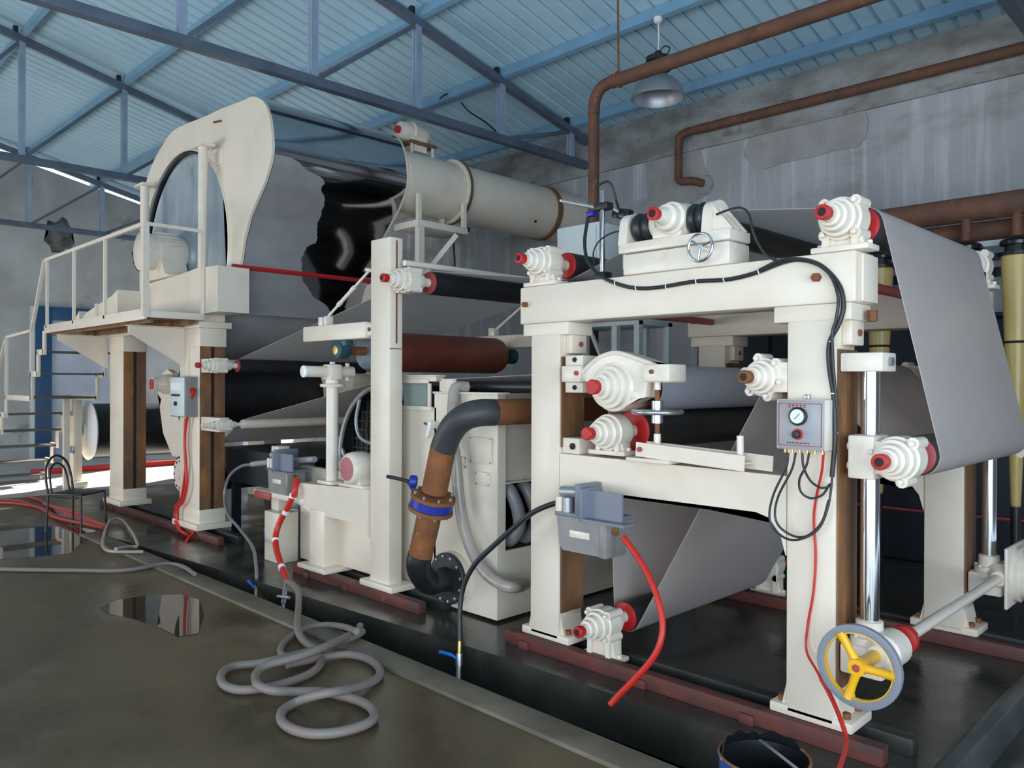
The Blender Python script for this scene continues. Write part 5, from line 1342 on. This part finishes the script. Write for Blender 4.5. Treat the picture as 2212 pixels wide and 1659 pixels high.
MB().cyl(v1, v2, .02, None, 14).build('body', 'steel', t); MB().cyl(v2, P(612, 1320, Y=3.1), .013, None, 10).build('nipple', 'alu', t)
MB().tube([P(600, 1288, Y=3.13), P(625, 1291, Y=3.13)], .012, 8, 1).build('handle', 'alu', t)

# ------------------------------------------------------------------ hoses on the operator floor
def fl(pts, dz=0.028): return [P(a, b, Z=(c[0] if c else dz)) for a, b, *c in pts]
co = [P(619, 1256, Y=3.24), P(632, 1262, Y=3.2), P(644, 1278, Y=3.12), P(645, 1308, Y=3.02)] + fl([(642, 1350, .06), (648, 1374, .04), (662, 1390, .03), (682, 1404), (694, 1420), (690, 1438), (672, 1454), (640, 1468), (600, 1480), (555, 1488), (515, 1490), (486, 1481), (477, 1464), (486, 1448), (510, 1438), (550, 1434, .03), (600, 1424, .05), (650, 1412, .06), (700, 1398, .07), (740, 1384, .06), (772, 1372, .05), (783, 1364, .05)])
hose('floor_hose', co, 0.024, 'grey_hose', 'grey hose from the steel tap coiling in wide loops on the wet floor', n=12, sub=7)
co2 = fl([(778, 1352, .06), (771, 1364, .06), (745, 1378, .075), (700, 1398, .11), (640, 1420, .10), (580, 1436, .09), (556, 1452, .075), (552, 1468, .07), (560, 1482, .078), (590, 1492, .06), (640, 1494), (690, 1494), (735, 1502), (775, 1514), (802, 1530), (808, 1548), (795, 1562), (760, 1575), (715, 1584), (665, 1584), (625, 1572), (607, 1554), (612, 1534), (640, 1517, .03), (680, 1503, .075), (725, 1494, .085), (770, 1486, .05), (806, 1472), (821, 1456), (815, 1438), (790, 1422), (750, 1414), (700, 1420, .03), (650, 1430, .04), (620, 1436, .045)])
hose('floor_hose', co2, 0.024, 'grey_hose', 'second dirty grey hose making the lowest round loop on the floor', n=12, sub=7)
hose('floor_hose', fl([(770, 1364, .11), (742, 1354, .06), (700, 1350), (655, 1360), (620, 1382), (606, 1402), (612, 1416), (640, 1420, .03), (690, 1414, .04)]), 0.021, 'grey_hose', 'upper grey hose loop nearest the trench curb', n=10, sub=7)
hose('floor_hose', fl([(-60, 1228), (60, 1231), (160, 1232), (250, 1233), (300, 1228), (340, 1220), (375, 1219), (400, 1226, .04), (420, 1240, .05)], .02), 0.019, 'grey_hose', 'long grey hose lying across the floor at the left edge', n=10)
hose('floor_hose', fl([(310, 1192, .04), (270, 1192, .04), (235, 1190, .04), (222, 1178, .04), (226, 1150, .05), (236, 1126, .05), (260, 1122, .05), (285, 1150, .05), (297, 1178, .05), (280, 1181, .04), (250, 1186, .08)]), 0.016, 'clear_hose', 'pale hose bent in a triangle behind the black chair', n=10)
red_l = ['lowest of the red hoses trailing from the left edge to the chair', 'red hose running in the middle of the tangle toward the chair', 'red hose that starts short of the left edge and joins the tangle', 'topmost red hose of the tangle, ending by the dryer frame foot']
for lab, pts in zip(red_l, ([(-40, 1079), (30, 1081), (80, 1094), (110, 1110), (150, 1122), (190, 1133), (222, 1140)], [(-40, 1084), (40, 1088), (95, 1100), (115, 1116), (160, 1127, .06), (200, 1134, .07), (220, 1139, .08)], [(58, 1073), (85, 1080), (110, 1094), (140, 1106, .08), (170, 1117, .08), (215, 1131, .12)], [(95, 1088, .05), (130, 1098, .11), (165, 1108, .12), (200, 1124, .15), (225, 1134, .15)])):
    hose('red_floor_hose', fl(pts, .02), 0.018, 'red_dull', lab, n=8)
q = fl([(-30, 1128), (60, 1136), (150, 1139), (210, 1142), (195, 1160), (170, 1178), (150, 1196), (60, 1204), (-30, 1210)], .003)
pud = MB()
pud.prism([(v.x, v.y) for v in q], 'Z', 0.0005, 0.004)
tag(pud.build('puddle', 'water'), 'still puddle mirroring the stair and door at the left edge', 'puddle')
q = fl([(215, 1312), (255, 1296), (310, 1287), (390, 1284), (432, 1296), (440, 1330), (428, 1368), (385, 1376), (350, 1358), (290, 1338), (235, 1326)], .003)
pud = MB(); pud.prism([(v.x, v.y) for v in q], 'Z', 0.0005, 0.004)
tag(pud.build('puddle', 'water'), 'small shallow puddle in the middle of the floor left of the hose coil', 'puddle')

# paint tin
tc = Vector((-1.32, 2.57, 0))
t = thing('paint_tin', 'open blue paint tin with torn black lid at the bottom edge of the view', 'tin', tc)
MB().lathe(tc, (0, 0, 1), [(0, .01), (0, .145), (.02, .15), (.38, .152), (.40, .158), (.405, .152)], 44, False).build('body', mat('blue_tin_label', (0.03, 0.07, 0.28), 0.4, col2=(0.45, 0.45, 0.5), scale=14, lo=0.62, hi=0.68), t)
MB().torus(tc + Vector((0, 0, .402)), (0, 0, 1), .153, .005, 44, 6).build('rim', 'rust', t)
MB().lathe(tc, (0, 0, 1), [(.403, .151), (.39, .146), (.05, .141), (.045, .01)], 44, False).build('inside', 'black_gloss', t)
lid = MB()
n_ = 26
prev = None
for k in range(n_ + 1):
    f_ = k / n_
    a = R(62 + 168 * f_)
    hgt = .008 + .062 * math.sin(math.pi * f_) ** .7 * (.75 + .25 * math.sin(7 * f_ + 1.6)) + .006 * math.sin(31 * f_)
    r0, r1 = .150, .150 - .05 * math.sin(math.pi * f_)
    cur = [lid.bm.verts.new(tc + Vector((r_ * math.cos(a), r_ * math.sin(a), z_))) for r_, z_ in ((r0, .39), (r1, .40 + max(hgt, .006)), (r1 - .003, .40 + max(hgt, .006)), (r0 - .004, .39))]
    if prev:
        for j in range(4): lid.bm.faces.new((prev[j], prev[(j + 1) % 4], cur[(j + 1) % 4], cur[j]))
    prev = cur
lid.build('torn_lid', 'black_gloss', t)
MB().obox(tc + Vector((.03, .04, .405)), (.012, .22, .004), Matrix.Rotation(R(60), 3, 'Z')).build('stir_stick', 'alu', t)

# ------------------------------------------------------------------ background right: pulp cleaners and manifold
t = thing('manifold_pipe', 'fat rusty manifold pipe along the back above the yellow cleaners', 'pipe', (-2.0, 7.4, 3.1))
MB().cyl((-5.0, 7.42, 3.17), (-.6, 7.42, 3.17), .105, None, 28).build('main', 'rust_pipe', t)
MB().cyl((-5.0, 7.62, 3.0), (-.6, 7.62, 3.0), .09, None, 24).build('second_main', 'rust_pipe', t)
CL = [(-1.63, 'nearest yellow pulp cleaner cone at the right edge'), (-2.0, 'second yellow pulp cleaner cone, its black cap above the felt edge'), (-2.70, 'yellow pulp cleaner cone seen between the right column and the felt')]
cl0 = None
for x, lab in CL:
    dx = x + 1.63
    if cl0 is None:
        cl0 = thing('pulp_cleaner', lab, 'cleaner', (x, 7.4, .4), 'row of yellow pulp cleaners')
        MB().lathe((x, 7.4, 0), (0, 0, 1), [(.7, .035), (1.2, .055), (2.0, .085), (2.72, .112), (2.74, .112)], 32).build('cone', 'cone', cl0)
        MB().lathe((x, 7.4, 0), (0, 0, 1), [(2.735, .118), (2.74, .135), (2.765, .135), (2.77, .09), (2.82, .088), (2.825, .12), (2.85, .125), (2.87, .11), (2.9, .05)], 32).build('cap', 'black_gloss', cl0)
        for z in (2.04, 1.2): MB().torus((x, 7.4, z), (0, 0, 1), .088 if z > 2 else .06, .010, 30, 8).build('hose_clip', 'black', cl0)
        MB().cyl((x, 7.4, 2.88), (x, 7.4, 3.12), .04, None, 16).build('inlet', 'rust_pipe', cl0)
        MB().cyl((x, 7.4, 0.0), (x, 7.4, .72), .036, None, 14).build('outlet', 'black', cl0)
    else:
        c = copy_tree(cl0); c.location.x = x; c['label'] = lab
t = thing('cleaner_rack', 'dark steel rack with pale flat bars holding the yellow cleaners', 'rack', (-2.2, 7.6, 0))
MB().box(-4.2, -.7, 7.545, 7.57, 2.86, 2.91).build('flat_bar', 'cab', t)
MB().box(-4.2, -.7, 7.545, 7.61, 2.74, 2.80).build('black_bar', 'black_gloss', t)
MB().box(-4.2, -.7, 7.7, 7.76, 2.62, 2.70).build('black_bar', 'black_gloss', t)
for x in (-3.9, -1.0): MB().box(x - .04, x + .04, 7.57, 7.65, 0.0 if x < -1.08 else -.16, 2.9).build('upright', 'tarp', t)
t = thing('dark_backdrop', 'dark blue black block added to fill the dark gap behind the far stand low at right', 'backdrop', (-2.6, 8.2, 0))
MB().box(-5.0, -1.15, 8.05, 8.75, .0, 2.3, .03).build('body', 'tarp', t)  # added block, its dark colour stands in for the unlit gap behind the stand
MB().box(-5.05, -1.11, 8.0, 8.8, 2.3, 2.34, .01).build('lid', 'tarp', t)
MB().tube([(-4.6, 7.98, .55), (-3.0, 7.98, .5), (-1.3, 7.98, .52)], .014, 8, 4).build('red_line', 'red_dull', t)

# control cabinet on a steel stand beyond the felt
t = thing('cabinet_stand', 'blue grey angle iron stand under the pale control cabinet', 'stand', (-4.7, 6.3, 0))
for x in (-5.35, -5.0, -4.62, -4.36):
    for y in (6.02, 6.5): MB().box(x - .03, x + .03, y - .03, y + .03, 0, 2.28).build('leg', 'cab', t)
MB().box(-5.4, -4.33, 5.98, 6.54, 2.24, 2.30, .004).build('top_frame', 'cab', t)
MB().box(-5.4, -4.33, 5.98, 6.54, 1.80, 1.85, .004).build('shelf', 'cab', t)
MB().beam((-4.95, 6.02, 2.24), (-4.75, 6.02, 1.85), .03, .03).build('brace', 'cab', t)
t = thing('control_cabinet', 'pale green grey control cabinet standing beyond the felt', 'cabinet', (-5.0, 6.25, 2.3))
MB().box(-5.36, -4.815, 6.0, 6.5, 2.3, 3.265, .01).build('case', 'cab', t)
MB().box(-5.33, -4.845, 5.985, 6.0, 2.34, 3.23, .006).build('door', 'cab', t)
MB().box(-5.52, -5.36, 6.05, 6.4, 2.3, 2.95, .008).build('side_box', 'cab', t)
